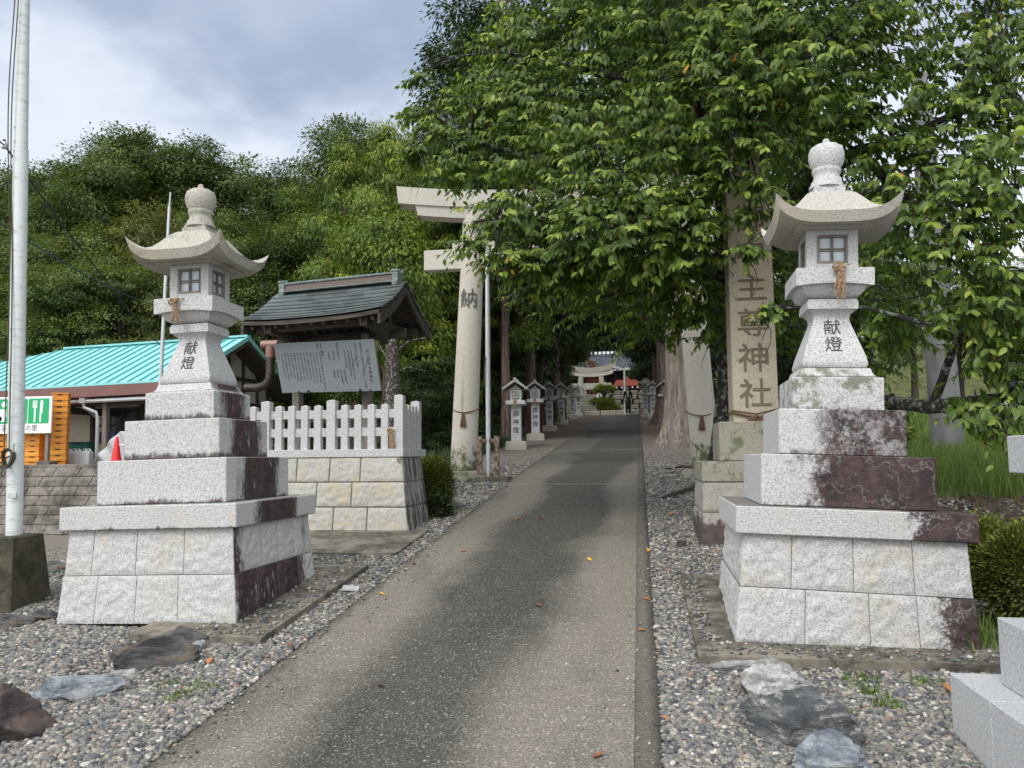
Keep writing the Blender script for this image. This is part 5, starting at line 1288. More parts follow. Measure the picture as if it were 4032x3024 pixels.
rock(165, 1502, .48, .24, .22, .42, 1, 8, 'blue-grey boulder in the gravel at the lower left', .4)
rock(262, 1462, .20, .18, .10, .3, 2, 21, 'flat tan stone between the blue-grey and the dark boulder', .5)
rock(40, 1545, .22, .24, .10, .2, 2, 11, 'half-buried tan stone beside the brown-black boulder', .5)
rock(15, 1580, .42, .55, .36, .9, 3, 12, 'big brown-black boulder at the left edge of the photo', .4)
rock(95, 1338, .22, .22, .13, 0, 0, 15, 'dark flat stone at the foot of the flagpole block', .45)
rock(25, 1350, .42, .26, .15, .2, 0, 16, 'long dark stone under the flagpole block at the left edge', .45)
rock(120, 1230, .35, .3, .14, .2, 0, 44, 'grey stone between the flagpole block and the left lantern', .4)
rock(1610, 1448, .36, .14, .12, .12, 2, 31, 'pale flat stone lying against the right concrete pad', .4)
rock(1680, 1500, .54, .34, .26, -.75, 2, 32, 'speckled grey boulder below the right lantern', .35)
rock(1735, 1606, .66, .30, .34, -.42, 4, 37, 'dark boulder with white streaks at the lower right', .35)
rock(1790, 1668, .38, .26, .22, -.2, 1, 34, 'blue-grey boulder at the bottom edge of the photo', .35)
rock(1785, 1440, .10, .08, .05, .2, 1, 41, 'small round stone on the right concrete pad')

# ================================================================ PEBBLES
def footprint(x, y):
    if XL - .01 < x < XR + .015: return True
    if -3.35 < x < -2.42 and 4.80 < y < 6.8 or -4.15 < x < -2.8 and 5.08 < y < 6.5: return True
    if .30 < x < 2.25 and 4.72 < y < 6.6: return True
    if -3.95 < x < -2.34 and 7.35 < y < 8.6: return True
    if x < FX1 + .12 and 8.45 < y < 9.8: return True
    if x > MON[0] and y < MON[1]: return True
    if .58 < x < 1.8 and 8.0 < y < 9.2: return True
    return False
def pebbles():
    rng = np.random.default_rng(11); P = []; S_ = []
    def fill(n, y0, y1, smin, smax, pw):
        k = 0
        while k < n:
            y = y0 + (y1 - y0) * rng.random() ** pw; l, r = -.83 * y - .25, .52 * y + .25
            x = rng.uniform(l, r)
            if footprint(x, y) and not ((-2.9 < x < -2.45 and 4.85 < y < 6.7 or .33 < x < .55 and 4.8 < y < 6.5) and rng.random() < .35 and False): 
                continue
            if x < -2.3 - (y - 8.6) * .1 and y > 9.8 and x < -3.6: 
                if rng.random() < .8: continue
            if mnoise.noise(Vector((x * 1.1, y * 1.1, 3.3))) < -.34 and rng.random() < .75: continue
            s = rng.uniform(smin, smax) * (1.25 if rng.random() < .08 else 1); P.append((x, y, zg(x, y) + s * .18)); S_.append(s); k += 1
    fill(37000, 3.0, 6.3, .011, .0235, .9); fill(31000, 6.3, 11, .013, .027, .75); fill(9000, 11, 16, .02, .034, .8)
    # a few strewn over the pads
    for k in range(700):
        if rng.random() < .5: x = rng.uniform(-2.95, -2.44); y = rng.uniform(4.83, 6.7)
        else: x = rng.uniform(.32, 2.2); y = rng.choice([rng.uniform(4.74, 4.95)]) if rng.random() < .5 else rng.uniform(4.8, 6.5); x = x if y < 4.96 else .33 + abs(rng.normal()) * .05
        s = rng.uniform(.010, .022); P.append((x, y, zg(x, y) + .052 + s * .15)); S_.append(s)
    for k in range(420):                     # grit kicked onto the driveway edges
        y = 3.1 + 9 * rng.random() ** 1.3; e = abs(rng.normal()) * .10; x = XL + e if rng.random() < .6 else XR - e * .7
        s = rng.uniform(.005, .014); P.append((x, y, rampz(y) + .006 + s * .15)); S_.append(s)
    P = np.array(P); S_ = np.array(S_); n = len(P)
    ph = (1 + 5 ** .5) / 2
    T = np.array([(-1, ph, 0), (1, ph, 0), (-1, -ph, 0), (1, -ph, 0), (0, -1, ph), (0, 1, ph), (0, -1, -ph), (0, 1, -ph), (ph, 0, -1), (ph, 0, 1), (-ph, 0, -1), (-ph, 0, 1)]) / 1.9
    F = [(0, 11, 5), (0, 5, 1), (0, 1, 7), (0, 7, 10), (0, 10, 11), (1, 5, 9), (5, 11, 4), (11, 10, 2), (10, 7, 6), (7, 1, 8), (3, 9, 4), (3, 4, 2), (3, 2, 6), (3, 6, 8), (3, 8, 9), (4, 9, 5), (2, 4, 11), (6, 2, 10), (8, 6, 7), (9, 8, 1)]
    D = unit(n, rng) * np.array([1, 1, .25]); Uv = np.tile([0, 0, 1.0], (n, 1)) + unit(n, rng) * .3
    size = S_[:, None] * np.stack([rng.uniform(.55, .85, n), rng.uniform(.75, 1.2, n), rng.uniform(.38, .65, n)], 1)
    return P, D, Uv, size, rng.random(n), T, F
def peb_fn():
    t = attr('tint'); o = tex()
    c = mix(ramp01(t, 0, .35), (.055, .06, .066), (.14, .145, .15)); c = mix(ramp01(t, .35, .70), c, (.225, .205, .175)); c = mix(ramp01(t, .72, .97), c, (.40, .365, .31))
    c = mix(ramp01(t, .955, .96), c, (.24, .15, .11)); c = mix(ramp01(t, .97, .975), c, (.52, .50, .46)); c = mix(ramp01(noise(o, 70, 3, .7), .4, .7) * .3, c, (.11, .10, .09))
    return c, noise(o, 200, 2), .001
peb_m = material('pebble', peb_fn, .75, .35)
po = scatter_mesh('gravel', *pebbles(), peb_m, smooth=True); tag(po, 'loose grey and buff river pebbles on both sides of the driveway', 'gravel', kind='stuff')

# ================================================================ FALLEN LEAVES
lm = [material('fallen_leaf_' + n_, (lambda c: (lambda: (mix(noise(tex(), 30, 2), c, tuple(v * .55 for v in c)), None)))(c), .7) for n_, c in (('orange', (.55, .20, .06)), ('yellow', (.75, .42, .04)), ('brown', (.30, .10, .05)))]
FL = [(1000, 1192, 0, 'orange fallen leaf on the left half of the driveway, level with the fence wall'), (1247, 1160, 1, 'larger yellow fallen leaf on the driveway, right of centre and far up'), (1273, 1210, 1, 'yellow fallen leaf on the driveway just below another yellow one'), (822, 1484, 0, 'orange fallen leaf in the middle of the lower driveway'), (1396, 1296, 0, 'tan curled leaf on the right kerb strip beside the lantern'), (1402, 1190, 1, 'small yellow leaf on the right kerb strip'),
      (1385, 1365, 0, 'small orange leaf on the kerb strip near the bottom'), (1436, 1565, 0, 'orange leaf on the gravel at the lower right edge of the driveway'), (1425, 1418, 2, 'brown leaf in the gap between kerb and right concrete pad'), (1295, 1635, 2, 'dark red leaf on the driveway at the very bottom'), (824, 1285, 1, 'yellow-brown leaf near the left driveway edge'), (893, 1220, 0, 'orange leaf at the left driveway edge below the apron'),
      (1170, 1120, 2, 'reddish leaf in the middle of the driveway far up'), (1120, 1122, 0, 'tiny orange leaf left of the reddish one on the driveway'), (1118, 1008, 0, 'orange leaf on the gravel before the left torii pillar'), (1075, 1040, 0, 'orange leaf on the left gravel beside the panel joint'), (1095, 1052, 0, 'tan leaf on the left gravel close to the driveway edge'), (575, 1425, 2, 'red-brown leaf on the corner of the left concrete pad'), (1500, 1258, 1, 'yellow leaf on the right gravel beside the name pillar base'), (1480, 1300, 0, 'orange leaf on the right gravel left of the lantern base'), (1450, 1115, 0, 'orange leaf on the far right gravel'), (1400, 1050, 2, 'brown leaf at the right driveway edge far up'), (2080, 1325, 0, 'orange leaf on the pebbles between the shrubs and the right lantern'), (2045, 1498, 0, 'broad orange leaf on the gravel right of the boulders'), (455, 1437, 0, 'tan leaf between the dark boulders and the driveway'), (620, 1402, 2, 'brown leaf beside the driveway edge left'), (1163, 1310, 2, 'dark leaf fragment in the middle of the driveway')]
for i, (px, py, m_, lab) in enumerate(FL):
    p = gp(px, py); rr = random.Random(i); sz = (.055 if py > 1150 else .075) * rr.uniform(.8, 1.15)
    me = bpy.data.meshes.new('fallen_leaf'); vs = [(v[0] * sz * 1.3, (v[1] - .5) * sz * 1.3, (abs(v[0]) * .5 + .08 * math.sin(v[1] * 5 + i)) * sz + .006) for v in LEAF]; me.from_pydata(vs, [], LEAF_F); me.materials.append(lm[m_])
    o = bpy.data.objects.new('fallen_leaf', me); sc.collection.objects.link(o); o.location = (p.x, p.y, zg(p.x, p.y) + .004 + (.02 if not (XL < p.x < XR) else 0)); o.rotation_euler = (S1 + rr.uniform(-.1, .3), rr.uniform(-.2, .2), rr.random() * 6.28)
    tag(o, lab, 'leaf', 'fallen leaves lying about the driveway')
p = gp(757, 1279); o = MB().box((0, 0, .03), (.13, .12, .02)).build('stone_tile', granite_new, None, bevel=.003); o.location = (p.x, p.y, zg(p.x, p.y)); o.rotation_euler = (.05, .1, .3); tag(o, 'small flat pale tile lying on the gravel left of the driveway', 'tile')
# tree root / stump bits on the right gravel
def root(pts, r, label, name='root'):
    P = [gp(*q) for q in pts]; P = [Vector((p.x, p.y, zg(p.x, p.y) + .01)) for p in P]; mb = MB(); mb.tube(P, [r * (1 - .6 * i / len(P)) for i in range(len(P))], 8, wob=.5); tag(mb.build(name, bark_dark, None, ang=60), label, 'root', 'tree roots breaking through the gravel')
root([(1512, 1048), (1490, 1062), (1465, 1068), (1430, 1078)], .06, 'dark exposed root beside the name pillar base')
root([(1500, 1012), (1470, 1010), (1440, 1015)], .05, 'dark exposed root between the torii base and the driveway')
p = gp(1472, 1180); o = MB().lathe([(.05, -.02), (.045, .05), (.03, .06)], 9).build('stump', bark_dark); o.location = (p.x, p.y, zg(p.x, p.y)); tag(o, 'tiny rotten stump on the right gravel', 'stump')

# ================================================================ VEGETATION
def crown(name, blobs, n, size, mat, seed, droop=.5, ncl=260, clr=.42, parent='mesh', tmpl=SPRIG, faces=SPRIG_F, shell=.62, flat=.55, up=.0, spread=1.0, low=0.0):
    rng = np.random.default_rng(seed); C = np.array([b[0] for b in blobs], float); Rr = np.array([b[1] if hasattr(b[1], '__len__') else (b[1],) * 3 for b in blobs], float)
    wts = (Rr.prod(1)) ** .67; wts /= wts.sum(); bi = rng.choice(len(blobs), ncl, p=wts)
    d = unit(ncl, rng); d[:, 2] += up; d /= np.linalg.norm(d, axis=1, keepdims=True)
    rad = shell + (1 - shell) * rng.random(ncl) ** .6
    cc = C[bi] + d * Rr[bi] * rad[:, None]
    ctint = rng.random(ncl) * .55 + .12 + .15 * np.clip(d[:, 2], -1, 1)
    crs = clr * rng.uniform(.65, 1.35, ncl)
    li = rng.integers(0, ncl, n); off = rng.normal(size=(n, 3)) * np.array([1, 1, flat]) * .55
    off *= (np.minimum(1.0, 1.25 / np.linalg.norm(off, axis=1, keepdims=True)))
    P = cc[li] + off * crs[li][:, None]
    out = d[li] * .7 + off * .6 + unit(n, rng) * .5; D = out * spread; D[:, 2] -= droop
    Uv = np.tile([0, 0, 1.0], (n, 1)) + d[li] * .5 + unit(n, rng) * .45
    sz = rng.uniform(size[0], size[1], n); tint = np.clip(ctint[li] + rng.normal(0, .13, n), 0, .97); od = rng.random(n) < .002; tint[od] = 1.0
    return scatter_mesh(name, P, D, Uv, sz, tint, tmpl, faces, mat, parent)
def limbs(seed, h, r, blobs, name='trunk', mat=bark_dark, n=9, lean=(0, 0)):
    rr = random.Random(seed); mb = MB(); top = Vector((lean[0], lean[1], h)); pts = [Vector((0, 0, -.4)), Vector((0, 0, .0)), Vector((0, 0, .35))] + [top * u + Vector((rr.uniform(-.12, .12), rr.uniform(-.12, .12), 0)) for u in (.25, .45, .65, .85, 1)]
    mb.tube(pts, [r * 1.5, r * 1.3, r * 1.05, r * .92, r * .75, r * .55, r * .32, r * .12], 10, wob=.15)
    for k in range(n):
        b = Vector(rr.choice(blobs)[0]); u = rr.uniform(.28, .8); s = top * u; e = s.lerp(b, rr.uniform(.7, 1.05)) + Vector((rr.uniform(-.3, .3), rr.uniform(-.3, .3), rr.uniform(-.2, .4)))
        m = s.lerp(e, .5) + Vector((0, 0, .25)); mb.tube([s, s.lerp(m, .6), m, m.lerp(e, .6), e], [r * .4 * (1 - u * .5), r * .32 * (1 - u * .5), r * .22 * (1 - u * .5), r * .13, r * .05], 6)
    me = mb.build(name, mat, None, ang=60); m2 = me.data; bpy.data.objects.remove(me); return m2
def broad_blobs(seed, h=12, w=4.2, n=13, base=.30):
    rr = random.Random(seed); out = []
    for i in range(n):
        u = rr.random() ** .8; z = h * (base + (1 - base) * u * .88); rad = w * math.sqrt(max(.05, 1 - (2 * (u * .9 + .02) - .75) ** 2 * .75)) * rr.uniform(.25, .72); a = rr.random() * 6.28
        s = rr.uniform(.20, .36) * w; out.append(((rad * math.cos(a), rad * math.sin(a), z), (s, s, s * .72)))
    out.append(((0, 0, h * .62), (w * .55, w * .55, h * .22))); out.append(((rr.uniform(-.5, .5), 0, h * .90), (w * .28, w * .28, h * .09))); return out
def cone_blobs(seed, h=13, w=3.0, n=26, base=.10):
    rr = random.Random(seed); out = []
    for i in range(n):
        u = i / (n - 1); z = h * (base + (1 - base) * u); r_ = w * (1 - u) ** .75 * .8; a = i * 2.4 + rr.random(); s = w * (.16 + .24 * (1 - u))
        out.append(((r_ * .75 * math.cos(a), r_ * .75 * math.sin(a), z), (s, s, s * .55)))
    return out
KIND = {}
for k_, (bl, mat_, n_, sz_, dr, ncl, clr, bark, kw) in {
    'broad_a': (broad_blobs(1), L_broad, 60000, (.07, .19), .45, 640, .44, bark_dark, dict(shell=.5, flat=.5)), 'broad_b': (broad_blobs(2, 12, 4.6, 15), L_broad, 60000, (.07, .19), .5, 680, .44, bark_dark, dict(shell=.5, flat=.5)),
    'olive_a': (broad_blobs(3, 12, 4.4, 14), L_olive, 60000, (.07, .18), .5, 620, .44, bark_dark, dict(shell=.5, flat=.5)), 'broad_c': (broad_blobs(4, 12, 3.4, 12, .25), L_broad, 56000, (.07, .18), .5, 560, .42, bark_dark, dict(shell=.5, flat=.5)),
    'hinoki_a': (cone_blobs(5), L_hinoki, 60000, (.08, .20), 1.0, 900, .40, bark_cedar, dict(flat=.45)), 'hinoki_b': (cone_blobs(6, 13, 3.3, 28, .06), L_hinoki, 60000, (.08, .20), .9, 950, .42, bark_cedar, dict(flat=.45)),
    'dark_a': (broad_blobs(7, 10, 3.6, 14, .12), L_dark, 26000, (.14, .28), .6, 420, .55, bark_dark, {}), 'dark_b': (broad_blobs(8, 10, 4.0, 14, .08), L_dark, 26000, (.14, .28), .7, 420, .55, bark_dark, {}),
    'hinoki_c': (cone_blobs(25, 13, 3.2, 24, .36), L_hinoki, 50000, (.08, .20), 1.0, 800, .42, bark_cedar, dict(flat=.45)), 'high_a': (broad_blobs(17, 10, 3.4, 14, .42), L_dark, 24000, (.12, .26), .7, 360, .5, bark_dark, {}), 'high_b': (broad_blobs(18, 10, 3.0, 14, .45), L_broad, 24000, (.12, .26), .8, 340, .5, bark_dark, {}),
    'cedar_a': ([((math.cos(i * 2.4) * (2.6 * (1 - i / 24) ** .6 + .3), math.sin(i * 2.4) * (2.6 * (1 - i / 24) ** .6 + .3), 7 + i * .62), (1.0, 1.0, .75)) for i in range(24)], L_cedar, 28000, (.14, .30), .5, 420, .5, bark_cedar, {}),
}.items():
    KIND[k_] = (crown('crown', bl, n_, sz_, mat_, hash(k_) % 1000 if False else sum(map(ord, k_)), dr, ncl, clr, **kw), limbs(sum(map(ord, k_)), {'hin': 12.6, 'ced': 21.5, 'dar': 8, 'bro': 10.5, 'oli': 10.5, 'hig': 9}[k_[:3]], {'hin': .17, 'ced': .30, 'dar': .18, 'bro': .22, 'oli': .22, 'hig': .18}[k_[:3]], bl, mat=bark, n=16), {'hin': 13, 'ced': 22, 'dar': 10, 'bro': 12.3, 'oli': 12.3, 'hig': 10}[k_[:3]])
def tree(kind, x, y, top, label, name='forest_tree', cat='tree', group=None, wf=1.0, rz=None, z=None):
    cr, tr, H = KIND[kind]; z0 = (zg(x, y) if z is None else z) - .1; s = (top - z0) / H; rz = random.uniform(0, 6.28) if rz is None else rz
    t = thing(name, label, cat, (x, y, z0), 0, group); t.matrix_world = XF((x, y, z0), rz, (s * wf, s * wf, s))
    for nm, me in (('trunk', tr), ('crown', cr)): o = bpy.data.objects.new(nm, me); sc.collection.objects.link(o); o.parent = t
    return t
def ptree(kind, px, pytop, Y, label, **k):
    p = at(px, pytop, Y); return tree(kind, p.x, Y, p.z, label, **k)
GF = 'wooded hillside trees behind the restaurant'
for a in (('broad_a', 265, 262, 44, 'tallest rounded tree on the left skyline, above the left lantern', 1.05), ('broad_b', 330, 292, 47, 'broad tree just right of the tallest one on the left skyline', 1.0), ('broad_c', 455, 285, 45, 'loose airy tree with visible branches on the skyline left of the sky notch', 1.1), ('broad_b', 95, 352, 48, 'wide tree on the left skyline behind the white flagpole', 1.2),
          ('olive_a', 15, 372, 50, 'olive tree at the left edge of the skyline', 1.1), ('broad_a', 180, 352, 40, 'forest tree between the flagpole and the tallest skyline tree', 1.1), ('olive_a', 335, 420, 33, 'lighter olive tree behind the left lantern roof', 1.0), ('broad_a', 560, 378, 56, 'low tree in the notch of the skyline', 1.2),
          ('olive_a', 620, 385, 50, 'olive tree on the skyline right of the notch', 1.1), ('broad_c', 655, 325, 40, 'tree with upright shoots on the skyline left of the tall one', 1.0), ('broad_a', 775, 225, 32, 'tall leafy tree rising on the skyline above the kiosk', .8), ('broad_b', 850, 270, 36, 'tall tree on the skyline left of the cherry', .9),
          ('broad_b', 60, 480, 34, 'dark green tree low behind the restaurant at the left', 1.3), ('broad_a', 200, 470, 33, 'green tree low behind the turquoise roof', 1.3), ('broad_b', 500, 450, 34, 'mid green tree behind the restaurant gable', 1.2), ('broad_a', 130, 560, 30.5, 'lowest tree directly behind the turquoise roof ridge', 1.3), ('olive_a', 420, 500, 31, 'low tree directly behind the steel pole', 1.2), ('broad_c', 575, 470, 31, 'low green tree behind the kiosk roof', 1.3), ('broad_a', -60, 420, 40, 'tree at the left edge of the hillside', 1.3), ('broad_b', 270, 560, 30, 'bushy tree touching the back of the turquoise roof', 1.3)):
    ptree(*a[:4], a[4], wf=a[5], group=GF)
GH = 'bright yellow-green cypresses behind the kiosk'
for a in (('hinoki_c', 748, 330, 25, 'bright yellow-green cypress rising behind the kiosk roof', .8), ('hinoki_c', 835, 285, 20, 'yellow-green cypress between the kiosk and the torii', .8), ('hinoki_a', 940, 330, 21.5, 'yellow-green cypress behind the left torii pillar', .75), ('hinoki_a', 640, 420, 33, 'yellow-green cypress far behind the left end of the kiosk roof', 1.0), ('hinoki_c', 1085, 380, 23.5, 'yellow-green cypress hanging behind the silver flagpole', .8)):
    ptree(*a[:4], a[4], wf=a[5], group=GH, name='cypress_tree')
# lichen-spotted trunk beside the board
p = at(845, 860, 15.6); t = thing('bare_trunk', 'dark tree trunk with pale lichen spots standing between the notice board and the torii', 'tree', (p.x, 15.6, zg(p.x, 15.6)), group='tree trunks')
lich = material('spotted_bark', lambda: (mix(ramp01(noise(tex(), 26, 4, .7), .54, .60), (.045, .038, .032), (.33, .34, .31)), noise(tex(), 20, 4), .015), .95)
mb = MB(); mb.tube([(0, 0, -.3), (0, 0, .6), (.03, 0, 1.6), (.0, 0, 2.8), (-.05, .1, 4.4)], [.21, .17, .15, .13, .07], 14, wob=.25)
for (a, b, c) in (((0, 0, 1.9), (.35, .1, 2.05), (.75, .1, 1.95)), ((0, 0, 2.3), (.4, 0, 2.6), (.9, .2, 2.7)), ((0, 0, 2.1), (-.3, .2, 2.5), (-.8, .3, 2.9))): mb.tube([a, b, c], [.03, .02, .006], 6)
mb.build('trunk', lich, t, ang=60)
me = crown('crown', [((0, .6, 4.2), (1.0, .8, .8)), ((-.5, .7, 4.8), (.9, .8, .7))], 7000, (.07, .15), L_hinoki, 71, .9, 120, .35, parent=t)

# tall cedars along the avenue
def cedar(px, pyb, Y, r, h, label, mat=bark_cedar, flare=1.0, cz=8.0, seed=0, crown_n=26000, cr=2.6, lean=0):
    p = at(px, pyb, Y); z0 = zg(p.x, Y); t = thing('cedar_tree', label, 'tree', (p.x, Y, z0), group='tall cedars lining the avenue'); rr = random.Random(seed)
    mb = MB(); n = 26; vs = []; fs = []; zs = [-.3, 0, .12, .28, .5, .8, 1.3, 2, 3, 4.5, 6.5, 9, 12, h * .75, h]
    for z in zs:
        fl = 1 + 1.1 * flare * math.exp(-max(z, 0) / .42) + .12 * math.exp(-z / 2.5); rad = r * (1 - .85 * max(0, z) / h) * fl
        for i in range(n):
            a = 2 * math.pi * i / n; lob = 1 + (.30 * math.exp(-max(z, 0) / .8) * flare + .05) * math.sin(a * 5 + seed) + .10 * mnoise.noise(Vector((math.cos(a) * 2, math.sin(a) * 2, z * .3 + seed)))
            vs.append((rad * lob * math.cos(a) + lean * z, rad * lob * math.sin(a), z))
    for k in range(len(zs) - 1):
        for i in range(n): j = (i + 1) % n; fs.append((k * n + i, k * n + j, (k + 1) * n + j, (k + 1) * n + i))
    mb.add(vs, fs)
    for k in range(14):
        z = cz + (h - cz) * rr.random(); a = rr.random() * 6.28; L = rr.uniform(.8, 2.4); mb.tube([(0, 0, z), (L * .5 * math.cos(a), L * .5 * math.sin(a), z + .1), (L * math.cos(a), L * math.sin(a), z - .2)], [.07, .04, .012], 6)
    mb.build('trunk', mat, t, ang=60)
    bl = [((math.cos(i * 2.4) * cr * (1 - i / 26) ** .6, math.sin(i * 2.4) * cr * (1 - i / 26) ** .6, cz + (h - cz) * i / 21), (cr * .42, cr * .42, cr * .3)) for i in range(22)]
    crown('crown', bl, crown_n, (.12, .26), L_cedar, 90 + seed, .6, 380, .5, parent=t)
    return t
cedar(1093, 935, 22.5, .14, 11, 'straight reddish cedar behind the first small lantern on the left', seed=1, cz=4.6, flare=.25, cr=1.5)
cedar(1147, 930, 25.5, .17, 13.5, 'straight cedar with a green mossy side behind the second small lantern on the left', seed=2, cz=5.4, flare=.35, cr=1.7)
cedar(1203, 925, 35.8, .20, 15, 'dark old cedar trunk near the fourth small lantern on the left', seed=3, cz=5.2, flare=.4)
cedar(1468, 925, 20.2, .31, 19, 'massive pale cedar with flaring roots beside the right torii pillar', mat=bark_big, seed=4, cz=7.0, cr=2.6, flare=.7)
cedar(1432, 905, 33, .22, 18, 'dark cedar trunk left of the massive pale cedar', seed=5, cz=5.5)
cedar(1422, 900, 43, .24, 18, 'slim dark cedar deeper in the avenue on the right', seed=6, cz=5.5)
cedar(1590, 880, 18, .25, 17, 'cedar trunk behind the name pillar, hidden by leaves', seed=7, cz=5.5)
cedar(1015, 900, 24, .2, 9.5, 'cedar trunk in the dark wood left of the avenue', seed=8, cz=5.0, cr=1.5)
cedar(1030, 420, 27, .2, 15.5, 'dark cedar whose top stands clear against the sky left of the cherry', seed=9, cz=8, cr=1.9)
# darker broadleaf trees closing the avenue overhead and behind
GD = 'dark evergreen trees shading the avenue'
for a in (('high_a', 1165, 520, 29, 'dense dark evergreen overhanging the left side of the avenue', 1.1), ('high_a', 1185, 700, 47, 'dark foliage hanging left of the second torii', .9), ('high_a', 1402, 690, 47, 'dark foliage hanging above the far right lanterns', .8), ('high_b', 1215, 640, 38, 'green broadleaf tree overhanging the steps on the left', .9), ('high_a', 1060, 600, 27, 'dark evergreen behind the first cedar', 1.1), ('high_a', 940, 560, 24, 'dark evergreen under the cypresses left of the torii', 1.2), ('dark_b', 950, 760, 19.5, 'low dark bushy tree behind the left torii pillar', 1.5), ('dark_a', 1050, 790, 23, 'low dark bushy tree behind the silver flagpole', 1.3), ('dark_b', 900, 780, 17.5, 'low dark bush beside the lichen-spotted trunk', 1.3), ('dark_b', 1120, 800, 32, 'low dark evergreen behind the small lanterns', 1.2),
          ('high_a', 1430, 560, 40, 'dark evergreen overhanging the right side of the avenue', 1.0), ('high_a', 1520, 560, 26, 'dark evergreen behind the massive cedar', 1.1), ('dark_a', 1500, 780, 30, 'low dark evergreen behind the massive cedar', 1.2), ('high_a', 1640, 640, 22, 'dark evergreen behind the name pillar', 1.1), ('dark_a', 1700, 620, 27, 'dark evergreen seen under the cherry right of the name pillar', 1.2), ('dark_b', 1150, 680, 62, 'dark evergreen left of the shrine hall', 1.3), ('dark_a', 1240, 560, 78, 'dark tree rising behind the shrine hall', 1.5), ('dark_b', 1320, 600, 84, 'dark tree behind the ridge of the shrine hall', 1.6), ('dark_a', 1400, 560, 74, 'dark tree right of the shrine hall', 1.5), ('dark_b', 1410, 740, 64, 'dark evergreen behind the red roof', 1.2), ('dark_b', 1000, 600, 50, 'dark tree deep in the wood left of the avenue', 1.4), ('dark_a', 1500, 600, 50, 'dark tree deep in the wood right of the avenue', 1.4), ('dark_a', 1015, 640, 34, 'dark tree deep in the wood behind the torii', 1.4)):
    ptree(*a[:4], a[4], wf=a[5], group=GD, name='evergreen_tree')
GR = 'trees beyond the field on the right'
for a in (('broad_a', 1760, 380, 44, 'tree beyond the field behind the right lantern', 1.2), ('broad_b', 1860, 470, 50, 'tree beyond the field right of the lantern finial', 1.2), ('broad_b', 1960, 560, 46, 'tree beyond the field behind the utility pole', 1.3), ('olive_a', 2060, 600, 52, 'olive tree beyond the orange field', 1.3), ('broad_a', 2160, 560, 50, 'tree beyond the orange field at the right edge', 1.3), ('broad_b', 2280, 540, 48, 'tree beyond the frame edge on the right', 1.3), ('dark_a', 1800, 820, 26, 'low dark bush behind the right lantern step', 1.3), ('hinoki_b', 1955, 880, 14.5, 'low conifer sapling left of the utility pole', 1.3), ('broad_a', 1640, 420, 40, 'tree behind the top of the name pillar', 1.1)):
    ptree(*a[:4], a[4], wf=a[5], group=GR)
KIND['red'] = (crown('crown', broad_blobs(12, 5, 1.8, 9, .2), 9000, (.10, .20), L_red, 12, .5, 150, .35), limbs(12, 4, .08, broad_blobs(12, 5, 1.8, 9, .2), mat=bark_dark), 5)
tree('red', at(1281, 790, 62).x, 62, at(1281, 782, 62).z, 'small red maple left of the shrine hall roof', name='maple_tree', z=tz, wf=.7)
# cloud-pruned pine before the steps
py_ = 50.6; p = at(1306, 880, py_); t = thing('pruned_pine', 'cloud-pruned pine with three flat pads at the end of the driveway', 'tree', (p.x, py_, SZ)); zz = lambda y: at(1300, y, py_).z - SZ
MB().tube([(0, 0, -.1), (.1, 0, .4), (-.12, 0, 1.0), (.08, 0, 1.6), (.12, 0, zz(846))], [.12, .10, .09, .07, .03], 8, wob=.2).build('trunk', bark_dark, t)
u_ = .000591 * py_
for (px, py, w_, h_) in ((1308, 841, 23, 9), (1303, 868, 27, 7), (1312, 880, 26, 7)):
    crown('foliage_pad', [(((px - 1306) * u_, 0, zz(py)), (w_ * u_ * .9, .55, h_ * u_ * .75))], 3500, (.07, .14), L_pine, px, -.4, 90, .22, parent=t, flat=.5)
# clipped shrubs
def shrub(x, y, rx, ry, rz, mat, seed, label, n=17000, sz=(.018, .038)):
    t = thing('clipped_shrub', label, 'shrub', (x, y, zg(x, y)), group='clipped round shrubs')
    crown('foliage', [((0, 0, rz * .95), (rx, ry, rz))], n, sz, mat, seed, -.2, 700, .085, parent=t, tmpl=LEAF, faces=LEAF_F, shell=.92, flat=.8, up=.15)
    mb = MB(); rr = random.Random(seed)
    for k in range(14): a = rr.random() * 6.28; mb.tube([(0, 0, -.05), (rx * .4 * math.cos(a), ry * .4 * math.sin(a), rz * .7), (rx * .85 * math.cos(a), ry * .85 * math.sin(a), rz * rr.uniform(.7, 1.6))], [.02, .012, .004], 5)
    mb.build('stems', bark_dark, t)
    bm = MB(); bm.lathe([(.02, .02), (rx * .55, .1), (rx * .80, rz * .6), (rx * .80, rz * 1.2), (rx * .5, rz * 1.65), (.02, rz * 1.75)], 12); bm.build('inner_twigs', bark_dark, t)
g1 = at(936, 1030, 9.95); shrub(g1.x, 9.95, .22, .22, .33, L_shrub, 51, 'yellow-green clipped shrub at the foot of the stone fence, beside the torii')
a = gp(2135, 1295); shrub(at(2122, 1180, 6.3).x, 6.3, .19, .19, .26, L_shrub, 52, 'yellowish clipped shrub just behind the right lantern base'); shrub(at(2226, 1220, 5.4).x, 5.4, .23, .25, .33, L_shrub, 53, 'dark clipped shrub at the right edge of the photo')
shrub(g1.x + .12, 9.6, .16, .16, .10, L_dark, 54, 'small leafy dark seedling spreading under the clipped shrub by the fence', 1200, (.04, .08))

